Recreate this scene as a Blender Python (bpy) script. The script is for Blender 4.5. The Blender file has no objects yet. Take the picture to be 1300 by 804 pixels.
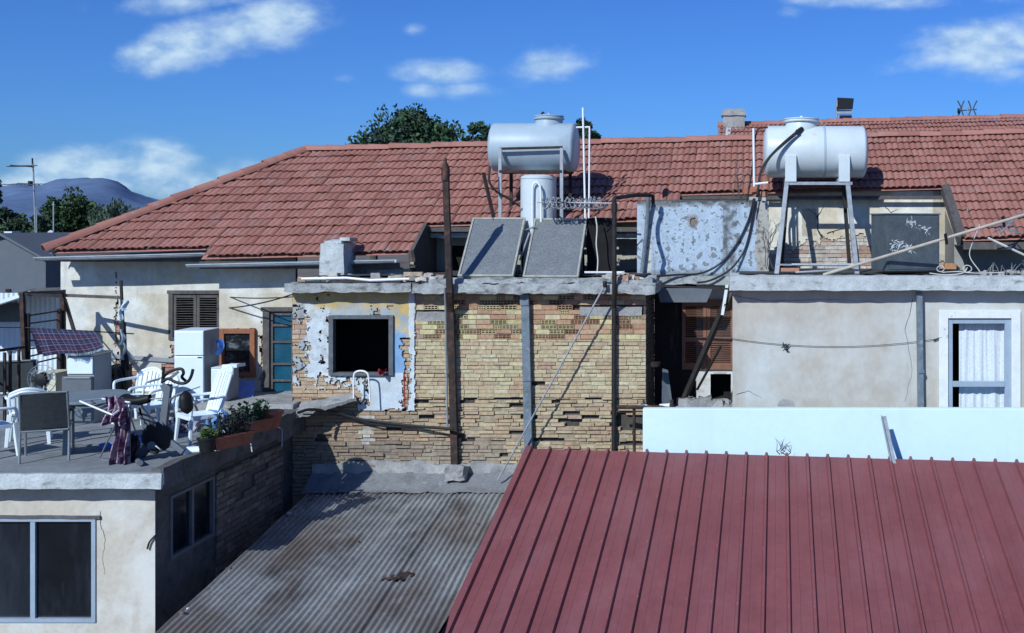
import bpy, math, random
from mathutils import Vector, Matrix, noise as mn
random.seed(7)
R = math.radians
E = 6.06            # eye height
F = 1400.0          # focal length in photo pixels
CX, CY = 950.0, 285.0
scene = bpy.context.scene
col = scene.collection

def P(px, py, d):
    return Vector(((px-CX)*d/F, d, E-(py-CY)*d/F))
def X(px, d): return (px-CX)*d/F
def Z(py, d): return E-(py-CY)*d/F
def FL(px, py, z=3.0):
    d = (E-z)*F/(py-CY)
    return Vector(((px-CX)*d/F, d, z))
def ns(*a):
    return mn.noise(Vector(a if len(a) == 3 else (a[0], a[1], 0.0)))
def fb(x, y, z=0.0, o=4):
    return mn.fractal(Vector((x, y, z)), 1.0, 2.0, o)

# ------------------------------------------------------------------ materials
def M(name, c=(.5,.5,.5), rough=.75, metal=0.0, var=.18, vs=3.0, stains=(), bump=.15, bs=40.0, attr=False, spec=.4, bdist=.01, trans=0.0):
    m = bpy.data.materials.new(name); m.use_nodes = True
    nt = m.node_tree; N = nt.nodes; L = nt.links
    b = N['Principled BSDF']
    b.inputs['Roughness'].default_value = rough; b.inputs['Metallic'].default_value = metal
    b.inputs['Specular IOR Level'].default_value = spec
    if trans: b.inputs['Transmission Weight'].default_value = trans
    tc = N.new('ShaderNodeTexCoord')
    if attr:
        a = N.new('ShaderNodeAttribute'); a.attribute_name = 'Col'; cur = a.outputs['Color']
    else:
        a = N.new('ShaderNodeRGB'); a.outputs[0].default_value = (*c, 1); cur = a.outputs[0]
    def noise(scale, detail=6, mp=None, rgh=.6):
        n = N.new('ShaderNodeTexNoise'); n.inputs['Scale'].default_value = scale
        n.inputs['Detail'].default_value = detail; n.inputs['Roughness'].default_value = rgh
        if mp:
            k = N.new('ShaderNodeMapping'); k.inputs['Scale'].default_value = mp
            L.new(tc.outputs['Object'], k.inputs['Vector']); L.new(k.outputs[0], n.inputs['Vector'])
        else:
            L.new(tc.outputs['Object'], n.inputs['Vector'])
        return n.outputs['Fac']
    def mrange(s, a0, a1, b0, b1):
        r = N.new('ShaderNodeMapRange'); r.inputs[1].default_value = a0; r.inputs[2].default_value = a1
        r.inputs[3].default_value = b0; r.inputs[4].default_value = b1; L.new(s, r.inputs[0]); return r.outputs[0]
    if var:
        f = mrange(noise(vs, 8), .28, .72, 1-var, 1+var)
        f2 = mrange(noise(vs*9.7, 6), .3, .7, 1-var*.6, 1+var*.6)
        mu = N.new('ShaderNodeMath'); mu.operation = 'MULTIPLY'; L.new(f, mu.inputs[0]); L.new(f2, mu.inputs[1])
        v = N.new('ShaderNodeVectorMath'); v.operation = 'SCALE'
        L.new(cur, v.inputs[0]); L.new(mu.outputs[0], v.inputs['Scale']); cur = v.outputs[0]
    for (sc, scale, lo, hi, amt, mp) in stains:
        f = mrange(noise(scale, 8, mp, .65), lo, hi, 0, amt)
        mx = N.new('ShaderNodeMix'); mx.data_type = 'RGBA'
        L.new(f, mx.inputs['Factor']); L.new(cur, mx.inputs['A']); mx.inputs['B'].default_value = (*sc, 1)
        cur = mx.outputs['Result']
    L.new(cur, b.inputs['Base Color'])
    if bump:
        bn = N.new('ShaderNodeBump'); bn.inputs['Strength'].default_value = bump; bn.inputs['Distance'].default_value = bdist
        L.new(noise(bs, 8), bn.inputs['Height']); L.new(bn.outputs[0], b.inputs['Normal'])
    return m

STR = (1, 1, .12)   # vertical streaks
plaster = M('plaster', (.5,.46,.38), .9, var=.12, vs=1.5, stains=[((.62,.62,.57),.9,.48,.62,.9,None),((.32,.28,.2),2.2,.58,.8,.55,STR),((.25,.24,.2),14,.62,.8,.4,None)], bump=.35, bs=30)
plaster_attr = M('weathered_plaster', rough=.9, var=.14, vs=4, stains=[((.3,.28,.24),6,.6,.78,.5,STR),((.1,.1,.09),25,.66,.76,.5,None)], bump=.4, bs=35, attr=True)
plaster_right = M('smooth_plaster', (.45,.42,.36), .9, var=.09, vs=.9, stains=[((.56,.61,.60),.55,.46,.66,.8,None),((.36,.32,.26),1.7,.5,.72,.6,None),((.50,.51,.48),5,.55,.72,.5,None),((.28,.22,.15),1.6,.56,.78,.5,(1,1,.1)),((.2,.19,.17),30,.68,.8,.35,None)], bump=.22, bs=45)
white_wall_m = M('white_render', (.62,.8,.88), .85, var=.03, vs=1.2, stains=[((.5,.63,.7),1.2,.55,.8,.5,(1,1,.1)),((.42,.52,.56),9,.64,.8,.35,STR),((.3,.32,.3),3,.68,.8,.3,None)], bump=.2, bs=45)
blue_wall_m = M('pale_blue_limewash', rough=.9, var=.13, vs=5, stains=[((.03,.03,.03),13,.60,.68,.9,None),((.05,.05,.05),34,.60,.68,.8,None),((.07,.07,.07),3.2,.56,.72,.7,STR)], bump=.4, bs=30, attr=True)
concrete = M('concrete', (.3,.3,.29), .92, var=.3, vs=3, stains=[((.10,.10,.09),5,.56,.74,.7,None),((.42,.45,.45),2,.55,.75,.6,None)], bump=.5, bs=25, bdist=.02)
concrete_pale = M('pale_concrete', (.46,.5,.5), .92, var=.25, vs=4, stains=[((.10,.10,.09),4,.55,.70,.75,(1,1,2.5)),((.18,.15,.12),11,.6,.74,.6,None)], bump=.5, bs=25, bdist=.02)
slab_m = M('weathered_slab', (.33,.35,.345), .92, var=.3, vs=4, stains=[((.06,.06,.055),5,.5,.68,.85,(1,1,2)),((.2,.17,.14),12,.58,.72,.6,None),((.55,.58,.58),3,.58,.72,.7,(1,1,3))], bump=.6, bs=25, bdist=.02)
cement_floor = M('cement_screed', (.21,.225,.235), .9, var=.18, vs=1.3, stains=[((.10,.105,.11),2.2,.52,.72,.6,None),((.3,.3,.3),7,.6,.75,.4,None)], bump=.25, bs=30)
dark_cement = M('dark_grey_cement', (.1,.1,.1), .9, var=.35, vs=3, stains=[((.03,.03,.03),4,.5,.7,.7,None)], bump=.5, bs=20)
brick_m = M('brick', rough=.9, var=.28, vs=16, stains=[((.10,.085,.07),5,.55,.75,.65,None),((.62,.6,.5),22,.62,.74,.5,None),((.08,.07,.06),28,.62,.74,.6,None)], bump=.5, bs=60, attr=True)
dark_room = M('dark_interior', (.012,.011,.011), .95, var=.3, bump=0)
shade_wall = M('dim_wall', (.07,.065,.06), .9, var=.4, vs=3, stains=[((.02,.02,.02),4,.5,.7,.8,None)], bump=.3)
wood_dark = M('weathered_wood', (.09,.08,.075), .8, var=.35, vs=9, stains=[((.2,.2,.2),12,.58,.75,.6,(1,1,.2))], bump=.4, bs=50)
wood_brown = M('varnished_brown_wood', (.28,.105,.05), .6, var=.25, vs=8, bump=.2)
shutter_brown = M('brown_shutter_paint', (.21,.098,.06), .6, var=.2, vs=8, bump=.2)
gutter_m = M('painted_gutter_metal', (.34,.38,.41), .55, var=.2, vs=4, stains=[((.12,.09,.07),7,.6,.75,.6,None)], bump=.1)
rust = M('rusty_steel', (.032,.022,.019), .8, var=.5, vs=9, stains=[((.16,.065,.035),8,.52,.7,.8,None),((.02,.02,.022),5,.55,.7,.8,None)], bump=.4, bs=60)
black_pipe_m = M('black_pipe', (.02,.018,.017), .7, var=.4, vs=8, stains=[((.09,.05,.03),10,.6,.74,.6,None)], bump=.2)
grey_steel = M('galvanised_steel', (.33,.36,.38), .5, .35, var=.2, vs=9, stains=[((.13,.1,.08),12,.62,.75,.6,None)], bump=.12)
blue_steel = M('blue_grey_downpipe', (.15,.19,.22), .6, .1, var=.3, vs=7, stains=[((.4,.46,.5),9,.58,.72,.6,None),((.07,.04,.03),6,.62,.75,.6,None)], bump=.15)
tank_white = M('tank_white_paint', (.56,.63,.65), .38, var=.06, vs=3, stains=[((.42,.45,.45),3,.55,.8,.35,STR),((.34,.22,.12),7,.62,.78,.45,STR)], bump=.05, bs=15)
tank_grey = M('tank_grey_paint', (.36,.45,.51), .45, var=.06, vs=3, stains=[((.25,.33,.4),3,.55,.8,.4,STR),((.2,.12,.07),7,.6,.76,.5,STR),((.16,.2,.24),2.2,.56,.72,.4,(1,1,.5))], bump=.05, bs=15)
panel_glass = M('collector_glass', (.165,.18,.185), .45, var=.2, vs=30, stains=[((.24,.27,.28),5,.5,.75,.6,None),((.05,.055,.06),45,.5,.66,.8,None),((.33,.35,.34),70,.62,.72,.6,None)], bump=.08, bs=90, spec=.6)
panel_frame = M('collector_frame', (.42,.42,.36), .5, .3, var=.2, vs=9, stains=[((.35,.26,.08),7,.56,.7,.7,None)], bump=.1)
glass_dark = M('dark_window_glass', (.006,.008,.012), .12, var=.2, stains=[((.03,.04,.055),1.3,.45,.7,.8,(1.5,1.5,.35)),((.05,.055,.06),7,.6,.78,.5,(1,1,.2))], bump=.03, bs=2, spec=.4)  # faint pale streaks in the colour stand in for reflections
alu_blue = M('aluminium_window_frame', (.34,.42,.5), .45, .2, var=.1, bump=.05)
white_plastic = M('white_plastic', (.74,.83,.86), .45, var=.05, vs=6, stains=[((.5,.55,.56),6,.6,.8,.3,None)], bump=.03)
white_enamel = M('white_enamel', (.7,.8,.84), .35, var=.04, vs=3, stains=[((.45,.45,.4),5,.62,.8,.4,STR)], bump=.03)
enamel_side = M('grey_enamel', (.27,.29,.31), .5, var=.08, vs=3, bump=.05)
cream_enamel = M('cream_enamel', (.6,.57,.42), .5, var=.12, vs=6, bump=.1)
black_plastic = M('black_plastic', (.008,.009,.010), .6, var=.2, bump=.05)
grey_plastic = M('grey_plastic', (.12,.14,.16), .55, var=.15, bump=.05)
mesh_sling = M('dark_mesh_fabric', (.028,.035,.04), .8, var=.25, vs=20, bump=.3, bs=150)
frame_grey = M('grey_chair_frame', (.2,.225,.24), .5, .3, var=.15, bump=.05)
table_top_m = M('grey_table_top', (.17,.215,.235), .55, var=.15, vs=4, bump=.05)
terracotta = M('terracotta', (.3,.105,.06), .85, var=.25, vs=10, bump=.3)
black_box_m = M('dark_painted_sheet_metal', (.075,.095,.108), .6, .1, var=.25, vs=6, stains=[((.14,.165,.18),40,.56,.66,.7,None)], bump=.15)
white_pipe = M('white_pvc_pipe', (.78,.8,.8), .45, var=.06, bump=0)
black_cable = M('black_cable', (.016,.017,.02), .55, var=.2, bump=0)
pale_cable = M('pale_cable', (.5,.5,.46), .6, var=.15, bump=0)
red_m = M('faded_red_plastic', (.3,.02,.025), .6, var=.2, bump=.1)
blue_plastic = M('blue_plastic', (.07,.22,.6), .45, var=.2, bump=.1)
blue_board_m = M('blue_panel', (.14,.24,.58), .5, var=.15, vs=6, stains=[((.5,.55,.7),9,.62,.75,.5,None)], bump=.1)
mauve = M('mauve_cloth', rough=.9, var=.25, vs=12, bump=.3, bs=60, attr=True)
rag_m = M('pale_blue_rag', (.5,.6,.66), .9, var=.25, vs=14, bump=.3)
curtain_m = M('lace_curtain', (.62,.68,.72), .9, var=.12, vs=25, stains=[((.42,.47,.52),40,.5,.65,.5,None)], bump=.3, bs=120)
white_paint_old = M('peeling_white_paint', (.68,.72,.72), .8, var=.1, vs=5, stains=[((.3,.27,.22),9,.62,.72,.7,None)], bump=.3, bs=30)
red_roof_m = M('red_painted_sheet', (.222,.07,.074), .5, .05, var=.12, vs=1.1, stains=[((.28,.13,.14),1.4,.5,.75,.5,(1,.25,1)),((.17,.05,.052),.9,.58,.75,.6,None),((.45,.4,.4),38,.67,.72,.7,None),((.1,.03,.03),6,.62,.78,.5,(1,.12,1))], bump=.08, bs=30)
tin_m = M('weathered_corrugated_sheet', (.27,.275,.265), .75, .1, var=.3, vs=1.6, stains=[((.075,.06,.052),1.7,.48,.66,.85,(1,.45,1)),((.15,.115,.09),.8,.42,.62,.75,(1,.6,1)),((.40,.42,.42),6,.6,.75,.5,(1,.3,1)),((.04,.035,.03),16,.64,.74,.7,None)], bump=.3, bs=25)
leaf_m = M('foliage', rough=.7, var=.3, vs=1.5, bump=0, attr=True)
trunk_m = M('bark', (.09,.065,.045), .9, var=.35, vs=6, bump=.6, bs=20)
ground_m = M('bare_earth', (.16,.13,.1), .95, var=.3, vs=.3, bump=.3, bs=4)
grey_house_m = M('dark_grey_render', (.115,.135,.155), .9, var=.12, vs=.6, stains=[((.11,.125,.145),.9,.5,.7,.6,STR)], bump=.2)
white_sheet_m = M('white_corrugated_sheet', (.66,.74,.78), .6, var=.06, vs=2, stains=[((.4,.45,.48),2,.6,.8,.4,STR)], bump=.05)
paper_m = M('scrap_mix', rough=.9, var=.3, vs=12, bump=.3, attr=True)
dish_m = M('dish_grey', (.55,.6,.63), .6, var=.1, bump=0)
dish_dark = M('dark_dish', (.06,.07,.08), .7, var=.2, bump=0)
def mountain_mat():
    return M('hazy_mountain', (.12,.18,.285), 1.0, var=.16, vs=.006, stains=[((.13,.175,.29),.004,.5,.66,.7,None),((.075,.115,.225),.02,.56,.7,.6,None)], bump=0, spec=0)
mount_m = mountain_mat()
def tile_mat(name, c1, c2, c3):
    m = bpy.data.materials.new(name); m.use_nodes = True
    nt = m.node_tree; N = nt.nodes; L = nt.links; b = N['Principled BSDF']
    b.inputs['Roughness'].default_value = .85; b.inputs['Specular IOR Level'].default_value = .3
    uv = N.new('ShaderNodeUVMap'); uv.uv_map = 'UVMap'
    fl = N.new('ShaderNodeVectorMath'); fl.operation = 'FLOOR'; L.new(uv.outputs[0], fl.inputs[0])
    wn = N.new('ShaderNodeTexWhiteNoise'); wn.noise_dimensions = '2D'; L.new(fl.outputs[0], wn.inputs['Vector'])
    rp = N.new('ShaderNodeValToRGB'); e = rp.color_ramp.elements
    e[0].color = (*c1,1); e[1].color = (*c3,1); k = e.new(.5); k.color = (*c2,1)
    L.new(wn.outputs['Value'], rp.inputs[0])
    tc = N.new('ShaderNodeTexCoord')
    def noise(s, d=8):
        n = N.new('ShaderNodeTexNoise'); n.inputs['Scale'].default_value = s; n.inputs['Detail'].default_value = d; n.inputs['Roughness'].default_value = .65
        L.new(tc.outputs['Object'], n.inputs['Vector']); return n.outputs['Fac']
    def mr(s, a, b_, c, d):
        r = N.new('ShaderNodeMapRange'); r.inputs[1].default_value=a; r.inputs[2].default_value=b_; r.inputs[3].default_value=c; r.inputs[4].default_value=d
        L.new(s, r.inputs[0]); return r.outputs[0]
    cur = rp.outputs[0]
    for (c, s, lo, hi, amt) in (((.235,.095,.078), .9, .5, .72, .5), ((.13,.075,.06), 9, .56, .74, .55), ((.36,.30,.29), 4, .54, .74, .5), ((.40,.16,.095), 2.3, .62, .76, .4),((.045,.04,.035),30,.64,.74,.5)):
        mx = N.new('ShaderNodeMix'); mx.data_type='RGBA'
        L.new(mr(noise(s), lo, hi, 0, amt), mx.inputs['Factor']); L.new(cur, mx.inputs['A']); mx.inputs['B'].default_value=(*c,1); cur = mx.outputs['Result']
    L.new(cur, b.inputs['Base Color'])
    bn = N.new('ShaderNodeBump'); bn.inputs['Strength'].default_value=.4; bn.inputs['Distance'].default_value=.01
    L.new(noise(50), bn.inputs['Height']); L.new(bn.outputs[0], b.inputs['Normal'])
    return m
tile_m = tile_mat('clay_tiles', (.30,.13,.10), (.345,.153,.117), (.39,.18,.14))
tile_far_m = tile_mat('far_clay_tiles', (.31,.132,.102), (.345,.152,.117), (.375,.172,.135))
def plaid_mat():
    m = bpy.data.materials.new('plaid_wool'); m.use_nodes = True
    nt = m.node_tree; N = nt.nodes; L = nt.links; b = N['Principled BSDF']; b.inputs['Roughness'].default_value = .95
    uv = N.new('ShaderNodeUVMap'); uv.uv_map='UVMap'
    sx = N.new('ShaderNodeSeparateXYZ'); L.new(uv.outputs[0], sx.inputs[0])
    def math_(op, a, b_=None):
        n = N.new('ShaderNodeMath'); n.operation = op
        for i, v in enumerate((a, b_)):
            if v is None: continue
            if isinstance(v, (int, float)): n.inputs[i].default_value = v
            else: L.new(v, n.inputs[i])
        return n.outputs[0]
    def stripe(s, freq, ph, w):
        t = math_('FRACT', math_('ADD', math_('MULTIPLY', s, freq), ph))
        return math_('LESS_THAN', t, w)
    base = (.010,.016,.05)
    cur = None
    rgb = N.new('ShaderNodeRGB'); rgb.outputs[0].default_value=(*base,1); cur = rgb.outputs[0]
    for s, f, ph, w, c, amt in ((sx.outputs[1],2.2,.45,.5,(.035,.009,.026),.85),(sx.outputs[0],6,0.,.45,(.02,.01,.03),.45),(sx.outputs[0],6,.1,.08,(.16,.17,.25),.45),(sx.outputs[0],6,.55,.05,(.25,.24,.32),.4),(sx.outputs[1],4.4,.2,.08,(.28,.24,.34),.5),(sx.outputs[1],4.4,.6,.05,(.2,.16,.25),.4)):
        mx = N.new('ShaderNodeMix'); mx.data_type='RGBA'
        L.new(math_('MULTIPLY', stripe(s,f,ph,w), amt), mx.inputs['Factor']); L.new(cur, mx.inputs['A']); mx.inputs['B'].default_value=(*c,1); cur=mx.outputs['Result']
    L.new(cur, b.inputs['Base Color'])
    return m
plaid_m = plaid_mat()

# ------------------------------------------------------------------ mesh builder
ABS = {}
class MB:
    def __init__(s): s.v=[]; s.f=[]; s.c=[]; s.uv=[]; s.hasuv=False
    def face(s, pts, c=None, uv=None):
        i=len(s.v); s.v += [tuple(p) for p in pts]; s.f.append(tuple(range(i,i+len(pts)))); s.c.append(c or (.5,.5,.5))
        s.uv.append(uv); s.hasuv = s.hasuv or uv is not None
    def add(s, vs, fs, c=None):
        i=len(s.v); s.v += [tuple(p) for p in vs]
        for f in fs: s.f.append(tuple(k+i for k in f)); s.c.append(c or (.5,.5,.5)); s.uv.append(None)
    def box(s, x0,x1,y0,y1,z0,z1, c=None, m=None):
        vs=[Vector(p) for p in ((x0,y0,z0),(x1,y0,z0),(x1,y1,z0),(x0,y1,z0),(x0,y0,z1),(x1,y0,z1),(x1,y1,z1),(x0,y1,z1))]
        if m: vs=[m@p for p in vs]
        s.add(vs, [(3,2,1,0),(4,5,6,7),(0,1,5,4),(1,2,6,5),(2,3,7,6),(3,0,4,7)], c)
    def bar(s, a, b, w, h=None, c=None, up=(0,0,1), taper=1.0):
        a=Vector(a); b=Vector(b); h=h or w; d=(b-a).normalized(); up=Vector(up)
        if abs(d.dot(up))>.97: up=Vector((0,1,0))
        sx=d.cross(up).normalized(); sz=sx.cross(d).normalized()
        vs=[]
        for p,k in ((a,1),(b,taper)):
            for i,j in ((-1,-1),(1,-1),(1,1),(-1,1)): vs.append(p+sx*i*w/2*k+sz*j*h/2*k)
        s.add(vs,[(3,2,1,0),(4,5,6,7),(0,1,5,4),(1,2,6,5),(2,3,7,6),(3,0,4,7)],c)
    def tube(s, path, r, seg=8, c=None, caps=True, closed=False):
        path=[Vector(p) for p in path]; n=len(path)
        rr = r if isinstance(r,(list,tuple)) else [r]*n
        prev=None; rings=[]
        for i,p in enumerate(path):
            if closed: t=(path[(i+1)%n]-path[i-1])
            elif i==0: t=path[1]-path[0]
            elif i==n-1: t=path[-1]-path[-2]
            else: t=(path[i+1]-p).normalized()+(p-path[i-1]).normalized()
            t.normalize()
            if prev is None:
                up=Vector((0,0,1)) if abs(t.z)<.9 else Vector((0,1,0))
                a=t.cross(up).normalized()
            else:
                a=(prev-t*prev.dot(t))
                a = a.normalized() if a.length>1e-6 else t.orthogonal().normalized()
            prev=a; b=t.cross(a).normalized()
            rings.append([p+(a*math.cos(2*math.pi*k/seg)+b*math.sin(2*math.pi*k/seg))*rr[i] for k in range(seg)])
        vs=[q for ring in rings for q in ring]; fs=[]
        m=n if closed else n-1
        for i in range(m):
            j=(i+1)%n
            for k in range(seg):
                k2=(k+1)%seg; fs.append((i*seg+k,i*seg+k2,j*seg+k2,j*seg+k))
        if caps and not closed:
            fs.append(tuple(reversed(range(seg)))); fs.append(tuple(range((n-1)*seg,n*seg)))
        s.add(vs,fs,c)
    def lathe(s, prof, o=(0,0,0), axis='z', seg=32, c=None):
        o=Vector(o); vs=[]; fs=[]; n=len(prof)
        for (r,h) in prof:
            for k in range(seg):
                a=2*math.pi*k/seg; q=(r*math.cos(a), r*math.sin(a), h)
                if axis=='x': q=(h,q[0],q[1])
                elif axis=='y': q=(q[0],h,q[1])
                vs.append(o+Vector(q))
        for i in range(n-1):
            for k in range(seg):
                k2=(k+1)%seg; fs.append((i*seg+k,i*seg+k2,(i+1)*seg+k2,(i+1)*seg+k))
        fs.append(tuple(reversed(range(seg)))); fs.append(tuple(range((n-1)*seg,n*seg)))
        s.add(vs,fs,c)
    def grid(s, fn, nu, nv, c=None, uv=False):
        vs=[fn(i/nu,j/nv) for j in range(nv+1) for i in range(nu+1)]
        if not uv:
            s.add(vs,[(j*(nu+1)+i,j*(nu+1)+i+1,(j+1)*(nu+1)+i+1,(j+1)*(nu+1)+i) for j in range(nv) for i in range(nu)],c)
        else:
            b=len(s.v); s.v+=[tuple(p) for p in vs]; s.hasuv=True
            for j in range(nv):
                for i in range(nu):
                    s.f.append(tuple(b+k for k in (j*(nu+1)+i,j*(nu+1)+i+1,(j+1)*(nu+1)+i+1,(j+1)*(nu+1)+i))); s.c.append(c or (.5,.5,.5))
                    s.uv.append([(i/nu,j/nv),((i+1)/nu,j/nv),((i+1)/nu,(j+1)/nv),(i/nu,(j+1)/nv)])
    def rough(s, x0,x1,y0,y1,z0,z1, cell=.08, amp=.02, freq=3.0, c=None, seed=0.0):
        nx=max(1,int((x1-x0)/cell)); ny=max(1,int((y1-y0)/cell)); nz=max(1,int((z1-z0)/cell))
        def dsp(p):
            q=Vector(p)*freq+Vector((seed,seed*1.7,seed*.3))
            return Vector(p)+Vector((mn.fractal(q,1,2,3),mn.fractal(q+Vector((31,7,2)),1,2,3),mn.fractal(q+Vector((5,51,9)),1,2,3)))*amp
        def side(o,u,v,nu,nv):
            o=Vector(o);u=Vector(u);v=Vector(v)
            s.grid(lambda a,b: dsp(o+u*a+v*b), nu,nv,c)
        dx,dy,dz=x1-x0,y1-y0,z1-z0
        side((x0,y0,z0),(dx,0,0),(0,0,dz),nx,nz); side((x1,y1,z0),(-dx,0,0),(0,0,dz),nx,nz)
        side((x1,y0,z0),(0,dy,0),(0,0,dz),ny,nz); side((x0,y1,z0),(0,-dy,0),(0,0,dz),ny,nz)
        side((x0,y0,z1),(dx,0,0),(0,dy,0),nx,ny); side((x0,y1,z0),(dx,0,0),(0,-dy,0),nx,ny)
    def build(s, name, mat, parent=None, smooth=False, ang=35, bevel=0, label=None, weld=False):
        off = ABS.get(parent.name, Vector()) if parent else Vector()
        me=bpy.data.meshes.new(name)
        me.from_pydata([(p[0]-off.x,p[1]-off.y,p[2]-off.z) for p in s.v],[],s.f)
        at=me.color_attributes.new('Col','FLOAT_COLOR','CORNER')
        buf=[]
        for f,c in zip(s.f,s.c): buf += [c[0],c[1],c[2],1.0]*len(f)
        at.data.foreach_set('color',buf)
        if s.hasuv:
            u=me.uv_layers.new(name='UVMap'); b=[]
            for f,q in zip(s.f,s.uv):
                if q is None: q=[(0,0)]*len(f)
                for t in q: b += [t[0],t[1]]
            u.data.foreach_set('uv',b)
        me.materials.append(mat); me.validate(); me.update()
        if weld:
            import bmesh
            bm=bmesh.new(); bm.from_mesh(me); bmesh.ops.remove_doubles(bm,verts=bm.verts,dist=1e-4); bm.to_mesh(me); bm.free()
        if smooth:
            me.shade_smooth(); me.set_sharp_from_angle(angle=R(ang))
        o=bpy.data.objects.new(name,me); col.objects.link(o)
        if parent: o.parent=parent; ABS[o.name]=off.copy()
        if bevel:
            bv=o.modifiers.new('bevel','BEVEL'); bv.width=bevel; bv.segments=2; bv.limit_method='ANGLE'; bv.angle_limit=R(40)
        if label: o['label']=label
        return o
def tag(o,label,cat,group=None):
    o['label']=label; o['category']=cat
    if group: o['group']=group
    return o
def thing(name,loc,label,cat,group=None):
    o=bpy.data.objects.new(name,None); col.objects.link(o); o.location=loc; o.empty_display_size=.2
    ABS[o.name]=Vector(loc); return tag(o,label,cat,group)
def structure(o): o['kind']='structure'; return o
def kids(o): return [c for c in bpy.data.objects if c.parent==o]
def dup(o, loc, rz, label=None, parent=None):
    c=o.copy(); col.objects.link(c); c.parent=parent
    if parent is None:
        c.location=loc; c.rotation_euler=(0,0,rz)
        if label: c['label']=label
    for k in kids(o): dup(k,None,0,None,c)
    return c
def single(mb,name,mat,label,cat,group=None,**k):
    return tag(mb.build(name,mat,**k),label,cat,group)
def sag(a,b,s,n=12):
    a=Vector(a);b=Vector(b)
    return [a.lerp(b,i/n)-Vector((0,0,s*4*(i/n)*(1-i/n))) for i in range(n+1)]
def spline(pts,n=6):
    pts=[Vector(p) for p in pts]; out=[]
    q=[2*pts[0]-pts[1]]+pts+[2*pts[-1]-pts[-2]]
    for i in range(1,len(q)-2):
        for k in range(n):
            t=k/n; p0,p1,p2,p3=q[i-1:i+3]
            out.append(.5*((2*p1)+(p2-p0)*t+(2*p0-5*p1+4*p2-p3)*t*t+(3*p1-p0-3*p2+p3)*t**3))
    out.append(pts[-1]); return out

# ------------------------------------------------------------------ walls
def facade(D): return lambda u,v,o: Vector((u,D-o,v))      # faces the camera side (-Y); u=X, v=Z, o=outward
def sheet(mb, pl, u0,u1,v0,v1, cell, keep, colf, th=.022, amp=.004, o0=0.0):
    nu=max(1,int((u1-u0)/cell)); nv=max(1,int((v1-v0)/cell))
    du=(u1-u0)/nu; dv=(v1-v0)/nv
    K=[[keep(u0+(i+.5)*du, v0+(j+.5)*dv) for i in range(nu)] for j in range(nv)]
    def vert(i,j,o):
        u=u0+i*du; v=v0+j*dv
        if 0<i<nu: u+=ns(i*.9,j*.9,3.3)*du*.7
        if 0<j<nv: v+=ns(i*.9,j*.9,9.1)*dv*.7
        return pl(u,v,o0+ (o+fb(u*2.5,v*2.5,1.0)*amp if o>0 else o))
    for j in range(nv):
        for i in range(nu):
            if not K[j][i]: continue
            c=colf(u0+(i+.5)*du, v0+(j+.5)*dv)
            mb.face([vert(i,j,th),vert(i+1,j,th),vert(i+1,j+1,th),vert(i,j+1,th)],c)
            dk=tuple(k*.75 for k in c)
            for di,dj,a,b in ((-1,0,(i,j+1),(i,j)),(1,0,(i+1,j),(i+1,j+1)),(0,-1,(i,j),(i+1,j)),(0,1,(i+1,j+1),(i,j+1))):
                ii,jj=i+di,j+dj
                if 0<=ii<nu and 0<=jj<nv and not K[jj][ii]:
                    mb.face([vert(*a,th),vert(*a,-.002),vert(*b,-.002),vert(*b,th)],dk)
def rect_minus(mb, pl, u0,u1,v0,v1, holes, o=0.0, c=None):
    us=sorted({u0,u1,*[min(max(h[k],u0),u1) for h in holes for k in (0,1)]}); vs=sorted({v0,v1,*[min(max(h[k],v0),v1) for h in holes for k in (2,3)]})
    for a,b in zip(us,us[1:]):
        for q,w in zip(vs,vs[1:]):
            m,n=(a+b)/2,(q+w)/2
            if any(h[0]<m<h[1] and h[2]<n<h[3] for h in holes): continue
            mb.face([pl(a,q,o),pl(b,q,o),pl(b,w,o),pl(a,w,o)],c)
def pbox(mb, pl, u0,u1,v0,v1,o0,o1,c):
    p=[pl(u,v,o) for o in (o0,o1) for u,v in ((u0,v0),(u1,v0),(u1,v1),(u0,v1))]
    mb.add(p,[(4,5,6,7),(0,1,5,4),(1,2,6,5),(2,3,7,6),(3,0,4,7)],c)
MORT=(.36,.33,.26)
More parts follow.
